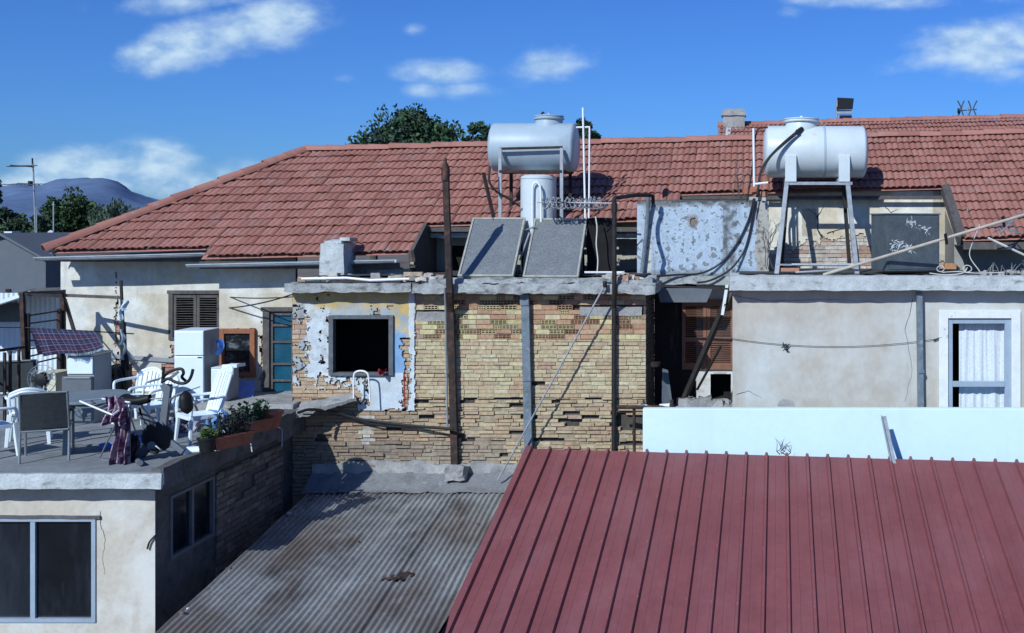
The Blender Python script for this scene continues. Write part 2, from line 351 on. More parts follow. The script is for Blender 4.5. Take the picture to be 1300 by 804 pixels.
def bricks(mb, pl, u0,u1,v0,v1, pal, course=.066, ln=.25, keep=None, hollow=None, miss=None, jit=.008, rag=0.0, mort=MORT, tint=None, hole=None):
    v=v0; row=0
    while v<v1-.02:
        h=course*(1+random.uniform(-.06,.06)); h=min(h,v1-v)
        u=u0-random.uniform(0,ln)
        while u<u1:
            l=ln*random.choice((1,1,1,.92,.55,1.1)); a=max(u,u0); b=min(u+l,u1); u+=l
            if hole and v+h>hole[2] and v<hole[3]:
                if a<hole[0]: b=min(b,hole[0])
                elif b>hole[1]: a=max(a,hole[1])
                else: continue
            if b-a<.03: continue
            cu,cv=(a+b)/2,v+h/2
            if keep and not keep(cu,cv): continue
            if miss and miss(cu,cv): continue
            g=.004+random.uniform(0,.003)+rag*random.random()*.01
            c=random.choice(pal(cu,cv)); k=random.uniform(.84,1.12); c=tuple(x*k for x in c)
            if tint: c=tint(cu,cv,c)
            o=random.uniform(-jit,jit)
            mk=random.uniform(.55,1.05); mo=-.010-rag*random.random()*.02; mort2=tuple(.5*x+.5*y for x,y in zip(mort,c))
            if hollow and hollow(cu,cv):
                a2,b2,q,w=a+g,b-g,v+g,v+h-g
                nh=4; t=.008
                pbox(mb,pl,a2,b2,q,w,-.13,-.12,(.012,.01,.01))
                for zz in (q,(q+w)/2-t/2,w-t): pbox(mb,pl,a2,b2,zz,zz+t,-.12,o,c)
                for i in range(nh+1):
                    x=a2+(b2-a2-t)*i/nh
                    pbox(mb,pl,x,x+t,q+t,(q+w)/2-t/2,-.12,o-.001,c); pbox(mb,pl,x,x+t,(q+w)/2+t/2,w-t,-.12,o-.001,c)
            else:
                g2=g*random.uniform(.2,.8); pbox(mb,pl,a+g2,b-g2,v+g*random.choice((.5,1.2,1.8)),v+h-g*.4,-.04,o,c)
                pbox(mb,pl,a,b,v,v+h,-.05,mo,tuple(x*mk for x in mort2))
        v+=h; row+=1
YEL=[(.54,.48,.28),(.51,.45,.27),(.56,.51,.34),(.5,.38,.25),(.46,.31,.2)]
REDB=[(.42,.23,.17),(.4,.24,.18),(.48,.31,.23),(.38,.2,.15)]
MIX=YEL[:3]+REDB[:2]+[(.38,.27,.18)]

# ------------------------------------------------------------------ roof tiles
def tile_roof(mb, x0,x1, n_rows, origin, dvec, kmax, hipx=None, tw=.235, lift=.042, h1=.03, hseed=0):
    """origin(X)->point on the ridge; dvec: downslope row step; kmax(xc)->rows"""
    nrm=Vector((0,-1,0)).cross(Vector(dvec)).normalized()
    nrm=Vector((1,0,0)).cross(Vector(dvec)).normalized()
    if nrm.z<0: nrm=-nrm
    dv=Vector(dvec); nc=int((x1-x0)/tw)
    NU=12
    us=[i/NU for i in range(NU+1)]
    def prof(u):
        d=min(u,1-u); e_=abs(u-.5)
        return h1*min(1,(d/.16))**.7*(.86+.14*math.cos(4*math.pi*(u-.25)))-h1*.55*max(0,1-e_/.13)
    for k in range(n_rows):
        for j in range(nc):
            xa=x0+j*tw
            if k>=kmax(xa+tw/2): continue
            jx=random.uniform(-.006,.006); jz=random.uniform(-.006,.008); tilt=random.uniform(-.012,.012); js=random.uniform(-.012,.012)
            rows=[]
            for v,lf in ((-.08,0),(.5,.5),(.95,.97),(1.0,.95),(1.0,.62),(.8,.5)):
                line=[]
                for u in us:
                    x=xa+u*tw+jx
                    o=origin(x); dd=dv*(k+v)+dv.normalized()*(js if v>0 else 0)
                    p=o+dd+nrm*(lift*lf+ prof(u)+jz+tilt*(u-.5))
                    if hipx:
                        hx=hipx(p.y); 
                        if p.x<hx: p=Vector((hx,p.y,p.z))
                    line.append(p)
                rows.append(line)
            if hipx and all(abs(rows[1][i].x-rows[1][0].x)<1e-5 for i in range(NU+1)): continue
            b=len(mb.v)
            for line in rows: mb.v += [tuple(p) for p in line]
            w=NU+1
            for r in range(5):
                for i in range(NU):
                    mb.f.append((b+r*w+i+1,b+r*w+i,b+(r+1)*w+i,b+(r+1)*w+i+1)); mb.c.append((.5,.5,.5))
                    uvv=(j+.5,k+.5+hseed*100); mb.uv.append([uvv]*4)
    mb.hasuv=True
def caps_along(mb, a, b, r=.11, ln=.38, seed=0):
    a=Vector(a);b=Vector(b); d=(b-a); n=max(1,int(d.length/ln)); t=d.normalized()
    side=t.cross(Vector((0,0,1))).normalized(); up=side.cross(t).normalized()
    for i in range(n):
        p=a+d*(i/n)-t*.02; q=a+d*((i+1)/n)+t*.03; jz=random.uniform(-.008,.01)
        vs=[];S=8
        for (o,rr) in ((p,r*1.06),(q,r*.86)):
            for in_ in (0,1):
                for k in range(S+1):
                    an=math.pi*(k/S); vs.append(o+side*math.cos(an)*(rr-.015*in_)+up*(math.sin(an)*(rr-.015*in_)+jz-.02))
        w=S+1; fs=[]
        for k in range(S):
            fs.append((k,k+1,2*w+k+1,2*w+k)); fs.append((k,w+k,w+k+1,k+1)); fs.append((2*w+k,2*w+k+1,3*w+k+1,3*w+k)); fs.append((w+k,3*w+k,3*w+k+1,w+k+1))
        b0=len(mb.v); mb.v += [tuple(v) for v in vs]
        for f in fs: mb.f.append(tuple(b0+x for x in f)); mb.c.append((.5,.5,.5)); mb.uv.append([(i+.5+seed*37,900.5)]*4)
    mb.hasuv=True

# ================================================================== SETTING
g=MB(); g.face([(-6000,-3000,0),(6000,-3000,0),(6000,9000,0),(-6000,9000,0)]); structure(g.build('ground',ground_m))
def ridge_y(px):
    pts=[(-1500,262),(-600,250),(-200,246),(0,243),(25,238),(50,240),(75,234),(100,230),(135,230),(150,236),(170,248),(195,257),(225,263),(270,268),(400,272),(800,268),(1500,262),(2600,270)]
    for (a,ya),(b,yb) in zip(pts,pts[1:]):
        if a<=px<=b: return ya+(yb-ya)*(px-a)/(b-a)
    return 268
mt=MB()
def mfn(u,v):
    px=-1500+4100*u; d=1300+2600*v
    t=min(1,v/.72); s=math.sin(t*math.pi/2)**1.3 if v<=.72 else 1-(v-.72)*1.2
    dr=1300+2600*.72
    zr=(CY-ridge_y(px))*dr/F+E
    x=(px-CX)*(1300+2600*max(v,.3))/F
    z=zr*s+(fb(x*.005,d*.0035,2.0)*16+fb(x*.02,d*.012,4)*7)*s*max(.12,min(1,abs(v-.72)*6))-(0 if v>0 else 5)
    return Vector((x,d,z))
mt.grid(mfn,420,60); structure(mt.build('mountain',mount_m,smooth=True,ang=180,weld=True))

# ================================================================== MAIN TILED HOUSE
def tilt(x): return .024*(x+12)
RD=22.2; ROW=.2667; SL=.582
def roofz(x,d): return E-.475+SL*(d-19)+tilt(x)
def rorg(x): return Vector((x,RD,roofz(x,RD)))
house=thing('tiled_house',(-4,19.5,0),'long old house with hipped red clay tile roof and peeling cream plaster walls','house')
def kmax(x):
    if x<-9.35: return 12
    if x<-5.73: return 13
    if x<-1.3: return 10
    if x<3.62: return 7
    return 13
tr=MB()
tile_roof(tr,-12.3,9.0,13,rorg,(0,-ROW,-ROW*SL),kmax,hipx=lambda y:-8.88-(RD-y))
# sheathing under tiles, back slope, hip slope
for (xa,xb,k) in ((-9.3,-5.8,13),(-5.7,-1.35,10),(-1.3,3.6,7),(3.65,9,13)):
    dd=RD-k*ROW
    tr.face([(xa,dd,roofz(xa,dd)-.03),(xb,dd,roofz(xb,dd)-.03),(xb,RD,roofz(xb,RD)-.03),(xa,RD,roofz(xa,RD)-.03)])
dd=19.0; tr.face([(-12.05,dd,roofz(-12.05,dd)-.03),(-9.35,dd,roofz(-9.35,dd)-.03),(-9.35,RD,roofz(-9.35,RD)-.03),(-8.9,RD,roofz(-8.9,RD)-.03)])
tr.face([(9,RD,roofz(9,RD)),(9,RD+3.2,roofz(9,19)),(-12.08,RD+3.2,roofz(-12,19)),(-8.88,RD,roofz(-8.88,RD))])
tr.face([(-8.88,RD,roofz(-8.88,RD)),(-12.08,RD+3.2,roofz(-12,19)),(-12.08,19,roofz(-12,19))])
tr.build('tiled_roof',tile_m,house,smooth=True,ang=50)
rc=MB(); caps_along(rc,rorg(-8.9)+Vector((0,0,.04)),rorg(9)+Vector((0,0,.04)),ln=.42); rc.build('ridge_cap',tile_m,house,smooth=True)
hc=MB(); caps_along(hc,Vector((-12.1,18.98,roofz(-12.08,18.98)+.05)),rorg(-8.88)+Vector((0,0,.05)),ln=.42,r=.12,seed=3); hc.build('hip_cap',tile_m,house,smooth=True)
# mortar lumps under hip caps
# gutters
gt=MB()
def gutter(x0,x1,d,zofs=-.06):
    for i in range(12):
        pass
    def fn(u,v):
        x=x0+(x1-x0)*u; a=math.pi*(1+v)
        return Vector((x,d-.07+.06*math.cos(a),roofz(x,d)+zofs+.055*math.sin(a)+fb(x*.5,d,3)*.012))
    m=MB(); m.grid(fn,24,8); m.grid(lambda u,v: fn(u,v)+Vector((0,0,.004)),24,8)
    m.bar(fn(0,0)+Vector((0,-.002,0)),fn(1,0)+Vector((0,-.002,0)),.016,.02)
    return m
gutter(-12.2,-9.3,18.95).build('gutter',gutter_m,house,smooth=True)
gutter(-9.45,-5.95,18.66,-.07).build('gutter',gutter_m,house,smooth=True)
fa=MB()   # fascia boards and soffits
for (xa,xb,d,wd) in ((-12.0,-9.38,19.0,19.5),(-9.32,-5.75,18.7,19.05),(3.66,9,18.73,19.6)):
    za=min(roofz(xa,d),roofz(xb,d))
    fa.box(xa,xb,d+.02,d+.05,za-.17,za-.045); fa.box(xa,xb,d+.055,wd-.005,za-.12,za-.10)
za=roofz(-5,19.53); fa.box(-5.7,-1.4,19.55,19.58,za-.13,za-.05)
za=roofz(-1.2,20.33); fa.box(-1.25,3.58,20.35,20.38,za-.1,za-.03)
fa.build('fascia_board',wood_dark,house)
for (x,k0,k1) in ((-5.70,10,13),(3.585,7,13)):
    vb=MB(); a=Vector((x,RD-k0*ROW,roofz(x,RD-k0*ROW)-.03)); b=Vector((x,RD-k1*ROW,roofz(x,RD-k1*ROW)-.03)); vb.bar(a,b,.05,.17)
    if x>0: vb.bar(a+Vector((.07,0,.09)),b+Vector((.07,0,.09)),.1,.03)
    vb.build('verge_board',wood_dark,house)
# left wall: plaster sheet over bricks, with openings
DL=19.5
pl=facade(DL)
def pxy(u,v,D): return CX+u*F/D, CY+(E-v)*F/D
zl0,zl1=2.6,E-.56
DM=19.08
hA=[(X(217,DL),X(284,DL),Z(428,DL),Z(373,DL))]
hB=[(X(339,DM),X(374,DM),Z(530,DM),Z(395,DM)),(X(281,DM),X(326,DM),Z(478,DM),Z(417,DM))]
def keep_for(D,hs_):
    def keepL(u,v):
        if any(h[0]<u<h[1] and h[2]<v<h[3] for h in hs_): return False
        px,py=pxy(u,v,D); n=fb(u*3,v*3,5.0)
        n2=fb(u*9,v*9,15.0)
        if abs(px-149-3*n)<1.6+3*n2 and 345<py<470: return False
        if 138<px<224 and py>474+28*n-18*math.exp(-((px-150)/18)**2)+6*n2: return False
        if 324<px<341 and py>425 and px>331+10*n: return False
        if 330<px<341 and 398<py<425 and px>335+12*n2: return False
        if 205<px<222 and py>438 and px>213+9*n: return False
        return True
    return keepL
def col_for(D):
    def colL(u,v):
        px,py=pxy(u,v,D)
        n=fb(u*1.2,v*1.2,8.0); n2=fb(u*5,v*5,3)
        c=Vector((.53,.48,.37)); w=Vector((.64,.64,.58)); o=Vector((.55,.43,.23))
        t=max(0,min(1,(n+.15)*1.6)); c=c.lerp(w,t)
        if py<372: c=c.lerp(w,.5)
        if py<360 and px>200: c=c.lerp(o,max(0,min(.45,n2+.25)))
        if py>440: c=c.lerp(Vector((.5,.47,.42)),.5)
        return tuple(c*(1+.12*n2))
    return colL
bk=MB()
for (D,p0,p1,hs_) in ((DL,78,290,hA),(DM,279,376,hB)):
    xl0,xl1=X(p0,D),X(p1,D); kp=keep_for(D,hs_); pl=facade(D)
    w=MB(); sheet(w,pl,xl0,xl1,zl0,zl1,.03,kp,col_for(D)); w.build('wall',plaster_attr,house)
    def inh(u,v): return any(h[0]<u<h[1] and h[2]<v<h[3] for h in hs_)
    for hole_ in hs_[:1]:
        bricks(bk,pl,xl0,xl1,zl0,zl1,lambda u,v:REDB+MIX,keep=lambda u,v:not inh(u,v) and (not kp(u,v) or not kp(u-.12,v) or not kp(u+.12,v) or not kp(u,v-.05)),rag=.4,jit=.004,hole=hole_)
    rect_minus(bk,pl,xl0,xl1,zl0,zl1,hs_,-.06,(.12,.1,.085))
    bk.box(xl0,xl0+.02,D+.001,D+(5.2 if p0<100 else .5),1,zl1,(.45,.43,.38))
bk.build('exposed_brick',brick_m,house)
holes=[hA[0],hB[0],hB[1]]
dk=MB()
for h in holes: 
    a,b,c,d=h; DL=19.5 if h is hA[0] else DM
    dk.add([(a,DL+.5,c),(b,DL+.5,c),(b,DL+.5,d),(a,DL+.5,d),(a,DL+.06,c),(b,DL+.06,c),(b,DL+.06,d),(a,DL+.06,d)],[(0,1,2,3),(0,4,5,1),(1,5,6,2),(2,6,7,3),(3,7,4,0)])
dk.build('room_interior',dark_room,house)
DL=19.5
sb=MB(); sb.bar(P(136,452,DL-.05),P(221,458,DL-.05),.02,.07); sb.build('wall_batten',enamel_side,house)
# louvred shutter window
h=holes[0]; fr=MB(); t=.055
fr.box(h[0]-.02,h[0]+t,DL-.05,DL+.05,h[2],h[3]); fr.box(h[1]-t,h[1]+.02,DL-.05,DL+.05,h[2],h[3]); fr.box(h[0]-.04,h[1]+.03,DL-.06,DL+.05,h[3],h[3]+.06)
fr.box(h[0]-.02,h[1]+.02,DL-.05,DL+.05,h[2]-.05,h[2])
win=fr.build('shuttered_window',wood_dark,house)
mid=(h[0]+h[1])/2
for a,b in ((h[0]+t+.004,mid-.004),(mid+.004,h[1]-t-.004)):
    s=MB(); s.box(a,a+.05,DL-.03,DL+.01,h[2]+.004,h[3]-.006); s.box(b-.05,b,DL-.03,DL+.01,h[2]+.004,h[3]-.006); s.box(a+.05,b-.05,DL-.028,DL+.008,h[3]-.07,h[3]-.008); s.box(a+.05,b-.05,DL-.028,DL+.008,h[2]+.006,h[2]+.06)
    z=h[2]+.07
    while z<h[3]-.09:
        s.bar((a+.05,DL-.01+random.uniform(-.004,.004),z),(b-.05,DL-.01,z+random.uniform(-.008,.008)),.045,.008,up=(0,.5,1)); z+=.042
    s.build('shutter',wood_dark,win)
# wood framed window
DL=DM
h=holes[2]; fr=MB(); t=.085
fr.box(h[0],h[0]+t,DL-.09,DL-.02,h[2],h[3]); fr.box(h[1]-t,h[1],DL-.09,DL-.02,h[2],h[3]); fr.box(h[0]+t,h[1]-t,DL-.088,DL-.02,h[3]-t,h[3]); fr.box(h[0]+t,h[1]-t,DL-.088,DL-.02,h[2],h[2]+t)
win=fr.build('wooden_window',wood_brown,house,bevel=.006)
gl=MB(); gl.face([(h[0]+t,DL-.05,h[2]+t),(h[1]-t,DL-.05,h[2]+t),(h[1]-t,DL-.05,h[3]-t),(h[0]+t,DL-.05,h[3]-t)]); gl.build('pane',M('painted_reflection_glass',(.012,.016,.02),.15,var=.3,vs=6,stains=[((.2,.22,.24),3.5,.56,.66,.7,(1,1,2.2)),((.1,.12,.13),9,.55,.7,.6,(1,1,2))],bump=.1,bs=6,spec=.5),win)  # lighter streaks painted into the pane as reflections
# door
h=holes[1]; fr=MB()
fr.box(h[0]-.05,h[0]+.06,DL-.06,DL+.05,h[2],h[3]); fr.box(h[0]-.08,h[1],DL-.07,DL+.05,h[3],h[3]+.07)
fr.box(h[0]+.06,h[0]+.11,DL-.02,DL+.03,h[2],h[3]-.01); fr.box(h[1]-.05,h[1],DL-.02,DL+.03,h[2],h[3]-.01)
for py in (399,413,434,462,483,): 
    z=Z(py,DL); fr.box(h[0]+.11,h[1]-.05,DL-.025,DL+.02,z-.018,z+.018)
door=fr.build('door',wood_dark,house)
gm=M('blue_curtained_glass',(.01,.075,.125),.25,var=.3,vs=4,bump=.05)
gl=MB(); gl.face([(h[0]+.1,DL+.012,Z(499,DL)),(h[1]-.05,DL+.012,Z(499,DL)),(h[1]-.05,DL+.012,h[3]),(h[0]+.1,DL+.012,h[3])]); gl.build('glazing',gm,door)
pn=MB(); 
n=5; a=h[0]+.11; b=h[1]-.05
for i in range(n): pn.box(a+(b-a)*i/n+.002,a+(b-a)*(i+1)/n-.002,DL-.015,DL+.02,h[2],Z(500,DL))
pn.build('bottom_panel',M('pale_brown_planks',(.3,.2,.13),.8,var=.3,vs=10,bump=.3),door)
DL=19.5
# recessed upper wall behind the collectors (dim, part plaster)
ur=MB()
xr0,xr1=-5.68,-1.3; dR=20.1
rect_minus(ur,facade(dR),xr0,xr1,E-1.0,E+.2,[(X(572,dR),X(590,dR),Z(350,dR),Z(312,dR))],0,(.38,.36,.3))
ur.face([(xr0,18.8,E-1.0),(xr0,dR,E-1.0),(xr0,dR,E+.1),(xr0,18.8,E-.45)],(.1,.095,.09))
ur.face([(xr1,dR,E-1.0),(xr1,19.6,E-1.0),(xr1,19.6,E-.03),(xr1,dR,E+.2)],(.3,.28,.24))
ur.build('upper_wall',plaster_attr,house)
dk=MB(); a,b=X(568,dR),X(596,dR); dk.box(a,b,dR+.05,dR+.6,E-1.0,E-.3); dk.build('dark_opening',dark_room,house)
lt=MB(); lt.rough(X(542,19.8),X(604,19.8),19.7,19.85,Z(302,19.8),Z(296,19.8),amp=.008); lt.build('lintel',concrete_pale,house); lt=MB(); lt.rough(X(775,19.8),X(812,19.8),19.7,19.85,Z(303,19.8),Z(297,19.8),amp=.008); lt.build('lintel',concrete_pale,house)
# dormer wall with cracked plaster, brick below
DD=20.55; pd=facade(DD)
xd0,xd1=X(862,DD),X(1215,DD)
def keepD(u,v):
    px,py=pxy(u,v,DD); n=fb(u*2.3,v*2.3,11.0); n2=fb(u*8,v*8,2)
    lim=303+ (10 if px<1040 else (12 if px>1100 else -2)) +14*n+5*n2
    if px>1150: lim=335+8*n
    if px<985: lim=400
    if py>lim: return False
    return True
def colD(u,v):
    px,py=pxy(u,v,DD); n=fb(u*1.1,v*1.1,21.0); n2=fb(u*6,v*6,3)
    c=Vector((.70,.68,.58)).lerp(Vector((.56,.48,.34)),max(0,min(1,n*1.8+.25)))
    if px>1185: c=c.lerp(Vector((.4,.34,.25)),.7)
    if abs(px-1028)<9 and 265<py<300: c=c.lerp(Vector((.42,.36,.27)),.8)
    if py>322: c=c.lerp(Vector((.3,.28,.25)),.6)
    return tuple(c*(1+.12*n2))
dw=MB(); sheet(dw,pd,xd0,xd1,E-1.0,E+.62,.03,keepD,colD); dw.build('dormer_wall',plaster_attr,house)
def crack(parent,D,pts,w=.012,o=.03,name='crack'):
    m=MB(); q=[P(px+random.uniform(-1,1),py+random.uniform(-.7,.7),D-o) for px,py in pts]; f=[]
    for a,b in zip(q,q[1:]):
        for k in range(4): f.append(a.lerp(b,k/4)+Vector((random.uniform(-.012,.012),0,random.uniform(-.012,.012))))
    f.append(q[-1]); n=len(f)
    for i in range(n-1):
        w0=w*(1-i/n)*random.uniform(.4,1.2)+.002; w1=w*(1-(i+1)/n)+.002; d=(f[i+1]-f[i]).normalized(); s_=Vector((-d.z,0,d.x))
        m.face([f[i]-s_*w0/2,f[i+1]-s_*w1/2,f[i+1]+s_*w1/2,f[i]+s_*w0/2])
    return m.build(name,crack_m,parent)
crack_m=M('crack_shadow',(.03,.026,.022),.95,var=.2,bump=0)
crack(house,DD,[(1043,300),(1037,292),(1039,283),(1037,274),(1029,268),(1022,262)],.03)
crack(house,DD,[(1036,276),(1042,270),(1046,262)],.02)
crack(house,DD,[(1124,262),(1130,270),(1140,266)],.015)
crack(house,DD,[(1050,296),(1062,292),(1078,290)],.02)
db=MB(); bricks(db,pd,xd0,xd1,E-1.0,E-.1,lambda u,v:[(.48,.43,.37),(.5,.43,.36),(.46,.38,.32),(.42,.28,.21),(.52,.48,.42)],ln=.27,course=.075,keep=lambda u,v:True,rag=.3,mort=(.36,.34,.3),jit=.004)
rect_minus(db,pd,xd0,xd1,E-1.0,E+.62,[],-.05,(.15,.13,.11)); db.box(xd1-.03,xd1,DL,DD,E-1.0,E+.3,(.25,.22,.18))
db.build('dormer_brick',brick_m,house)
# right low wall under right eave
rw=MB(); rect_minus(rw,facade(19.6),3.66,9,E-1.0,E-.2,[],0,(.33,.33,.31)); rw.face([(3.66,19.6,E-1),(3.66,20.6,E-1),(3.66,20.6,E+.3),(3.66,19.6,E-.2)],(.2,.19,.18)); rw.build('eaves_wall',plaster_attr,house)

# ================================================================== BRICK ANNEX
D0=18.0; pc=facade(D0)
annex=thing('brick_annex',(-4.5,18,0),'flat roofed annex of bare yellow and red brick with a square black window','building')
xa,xb=X(371,D0),X(820,D0); zb,zt=1.3,Z(371,D0)
hw=(X(423,D0),X(497,D0),Z(473,D0),Z(404,D0))
def inw(u,v): return hw[0]<u<hw[1] and hw[2]<v<hw[3]
def keepC(u,v):
    if inw(u,v): return False
    px,py=pxy(u,v,D0); n=fb(u*2.2,v*2.2,31.0); n2=fb(u*9,v*9,12.0,6)
    if px>527+1.5*n2 or px<372: return False
    bot=522+4*n if px>455 else 492+10*n
    if py>bot: return False
    if px<398 and py>386 and px<394+11*n+9*n2 and n2+ .25*n>-.2: return False
    if py>476 and px<470 and n2+n*.7>-.02: return False
    if 503<px<524 and py>428 and abs(px-516-3*n)<4.5+7*n2: return False
    if 470<px<500 and 388<py<400 and n2>.12: return False
    if n2>.46 and px<420: return False
    return True
def colC(u,v):
    px,py=pxy(u,v,D0); n=fb(u*1.7,v*1.7,41.0); n2=fb(u*6,v*6,17.0)
    c=Vector((.37,.41,.41)); 
    blue=Vector((.2,.36,.56)); wh=Vector((.56,.62,.64)); och=Vector((.5,.35,.13)); ltb=Vector((.28,.39,.48))
    c=c.lerp(ltb,max(0,min(1,.3+n)))
    if px<421+8*n and px>388: c=c.lerp(wh,.85)
    if px<420 and n2>.2: c=c.lerp(Vector((.3,.27,.24)),.4)
    t=max(0,min(1,(398+16*n+10*n2-py)/14)); c=c.lerp(och,t*.9)
    if px>494 and py<430: c=c.lerp(och,max(0,min(.75,.35+n2)))
    if px>494 and px<515+6*n and 418+10*n<py<474: c=c.lerp(blue,.95)
    if py>474: c=c.lerp(wh,.8)
    if px>519: c=c.lerp(wh,.8)
    return tuple(c*(1+.13*n2))
cp=MB(); sheet(cp,pc,xa,X(528,D0),Z(528,D0),zt,.018,keepC,colC,th=.03); cp.build('painted_plaster',plaster_attr,annex)
patches=[(529,566,396,408),(736,815,390,401),(372,386,390,404)]
def inpatch(u,v):
    px,py=pxy(u,v,D0); return any(a<px<b and c<py<d for a,b,c,d in patches)
def palC(u,v):
    px,py=pxy(u,v,D0); n=fb(u*1.3,v*1.3,51)
    if px<528: return [(.44,.29,.21),(.42,.3,.23),(.47,.34,.25),(.4,.25,.18)]
    if py<432: return [(.55,.49,.27),(.55,.47,.24),(.52,.45,.28),(.45,.27,.16),(.41,.23,.14),(.49,.33,.2)]
    if py>520: return YEL+[(.36,.26,.2)]*2 if px>520 else [(.36,.22,.14),(.38,.26,.17),(.34,.18,.12),(.40,.30,.2)]
    return YEL[:4]*2+[(.4,.3,.2)]+(REDB[:1] if n>.1 else [])
def hol(u,v):
    px,py=pxy(u,v,D0); return px>529 and py<431 and random.random()<.33
def missC(u,v):
    px,py=pxy(u,v,D0); n=fb(u*2,v*3,61)
    if inpatch(u,v): return True
    if 505<py<560 and px>400: n=fb(u*1.1,v*8,61); return random.random()<(.05+1.0*max(0,n-.08)) or (785<px<818 and 526<py<548)
    if px<528 and py<520: return False
    return py>432 and random.random()<.006
def tintC(u,v,c):
    px,py=pxy(u,v,D0); c=Vector(c); n=fb(u*1.5,v*1.5,71)
    n3=fb(u*2.6,v*5,77); c=c.lerp(Vector((.46,.385,.24)) if py>432 else Vector((.44,.34,.2)),.45 if py>432 else .15); c=c.lerp(Vector((.43,.30,.18)),max(0,min(.55,n3*1.6)) if py>432 else 0)
    if py>560+8*n and px<640: c=c.lerp(Vector((.2,.19,.18)),.65)
    if py>500: c=c.lerp(Vector((.40,.27,.16)),.3)
    if py>510 and px<530: c=c*.78
    if py<385: c=c*.9  # shadow band under the slab put into the brick colour
    if abs(px-465)<4+3*n and 520<py<580: c=c.lerp(Vector((.55,.55,.52)),.6)
    return tuple(c)
ab=MB()
zsplit=Z(431,D0)
kb=lambda u,v: not inw(u,v) and not (pxy(u,v,D0)[0]<520 and keepC(u,v) and keepC(u+.1,v) and keepC(u-.1,v) and keepC(u,v+.05) and keepC(u,v-.05))
bricks(ab,pc,xa,xb,Z(606,D0)-.6,Z(505,D0),palC,keep=kb,miss=missC,jit=.022,rag=1.3,tint=tintC,course=.062,hole=hw)
bricks(ab,pc,xa,xb,Z(505,D0),zsplit,palC,keep=kb,miss=missC,jit=.009,rag=.5,tint=tintC,course=.064,hole=hw)
bricks(ab,pc,xa,xb,zsplit,zt,palC,course=.079,keep=kb,hollow=hol,miss=missC,jit=.008,rag=.2,tint=tintC,hole=hw)
rect_minus(ab,pc,xa,xb,zb,zt,[hw],-.07,(.07,.06,.05))
# right side wall of the annex (in the recess)
ps=lambda u,v,o: Vector((xb+o,u,v))
bricks(ab,ps,D0+.02,19.65,zb,zt,lambda u,v:[(.08,.065,.06),(.1,.075,.065)],keep=None,mort=(.06,.055,.05),jit=.006,rag=.5)  # side bricks near black, shade put into the palette
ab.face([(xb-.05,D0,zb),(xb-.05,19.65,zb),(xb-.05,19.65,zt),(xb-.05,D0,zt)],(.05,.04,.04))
ab.face([(xa+.002,D0,zb),(xa+.002,D0,zt),(xa+.002,19.5,zt),(xa+.002,19.5,zb)],(.3,.22,.16))
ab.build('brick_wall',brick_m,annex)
for a,b,c,d in patches:
    cpz=MB(); cpz.rough(X(a,D0),X(b,D0),D0-.008,D0+.06,Z(d,D0),Z(c,D0),cell=.05,amp=.008,freq=6); cpz.build('cement_patch',concrete,annex)
cpz=MB()
cpz.rough(X(524,D0),X(527.5,D0),D0-.03,D0+.02,Z(403,D0),Z(374,D0),cell=.05,amp=.006)
cpz.build('cement_patch',concrete,annex)
rm=MB(); a,b,c,d=hw
rm.add([(a-.3,D0+1.1,c-.3),(b+.3,D0+1.1,c-.3),(b+.3,D0+1.1,d+.1),(a-.3,D0+1.1,d+.1),(a-.3,D0+.08,c-.3),(b+.3,D0+.08,c-.3),(b+.3,D0+.08,d+.1),(a-.3,D0+.08,d+.1)],[(0,1,2,3),(0,4,5,1),(1,5,6,2),(2,6,7,3),(3,7,4,0)])
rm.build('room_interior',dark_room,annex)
wf=MB(); t=.045
wf.box(a-.05,a+t-.02,D0-.075,D0+.06,c-.04,d+.05); wf.box(b-t+.02,b+.05,D0-.075,D0+.06,c-.04,d+.05); wf.box(a+t-.02,b-t+.02,D0-.073,D0+.06,d-.01,d+.052); wf.box(a+t-.02,b-t+.02,D0-.08,D0+.06,c-.045,c+.005)
wf.build('window_frame',M('grey_weathered_frame',(.1,.11,.12),.7,var=.3,vs=9,stains=[((.3,.32,.33),8,.6,.75,.6,None)],bump=.2),annex,bevel=.004)
# slab
sl=MB()
sl.rough(X(361,17.75),X(522,17.75),17.72,19.45,Z(371,17.75),Z(360,17.75),cell=.09,amp=.022,freq=4,seed=1)
sl.rough(X(522,17.75),X(832,17.75),17.75,20.1,Z(373,17.75),Z(361,17.75),cell=.07,amp=.035,freq=5.5,seed=3)
sl.rough(X(526,17.75)+.1,X(828,17.75),17.85,20.0,Z(361,17.75),Z(355,17.85),cell=.07,amp=.05,freq=5,seed=5)
sl.build('roof_slab',slab_m,annex,smooth=True,ang=40)
bounce_cut=M('bounce_cut_dark',(.05,.05,.05),.95,var=.4,vs=3,stains=[((.16,.16,.15),4,.55,.72,.7,None)],bump=.4)  # dark surface added to cut light bounced up from the roof slabs
m=MB(); m.grid(lambda u,v: Vector((-7.2+5.5*u,18.15+1.9*v,Z(355,17.85)+.05+.02*fb(u*9,v*4,2))),30,10); m.build('bounce_cut_sheet',bounce_cut,annex)  # added dark sheet, keeps the tank underside dark
bc=MB(); bricks(bc,facade(17.86),X(374,17.8),X(505,17.8),Z(360,17.86)+.01,Z(353,17.86),lambda u,v:[(.36,.24,.18),(.3,.27,.24),(.4,.33,.27)],course=.075,rag=.6)
bc.box(X(374,17.8),X(505,17.8),17.91,18.5,Z(360,17.86),Z(354,17.86),(.25,.22,.2)); bc.build('brick_course',brick_m,annex)
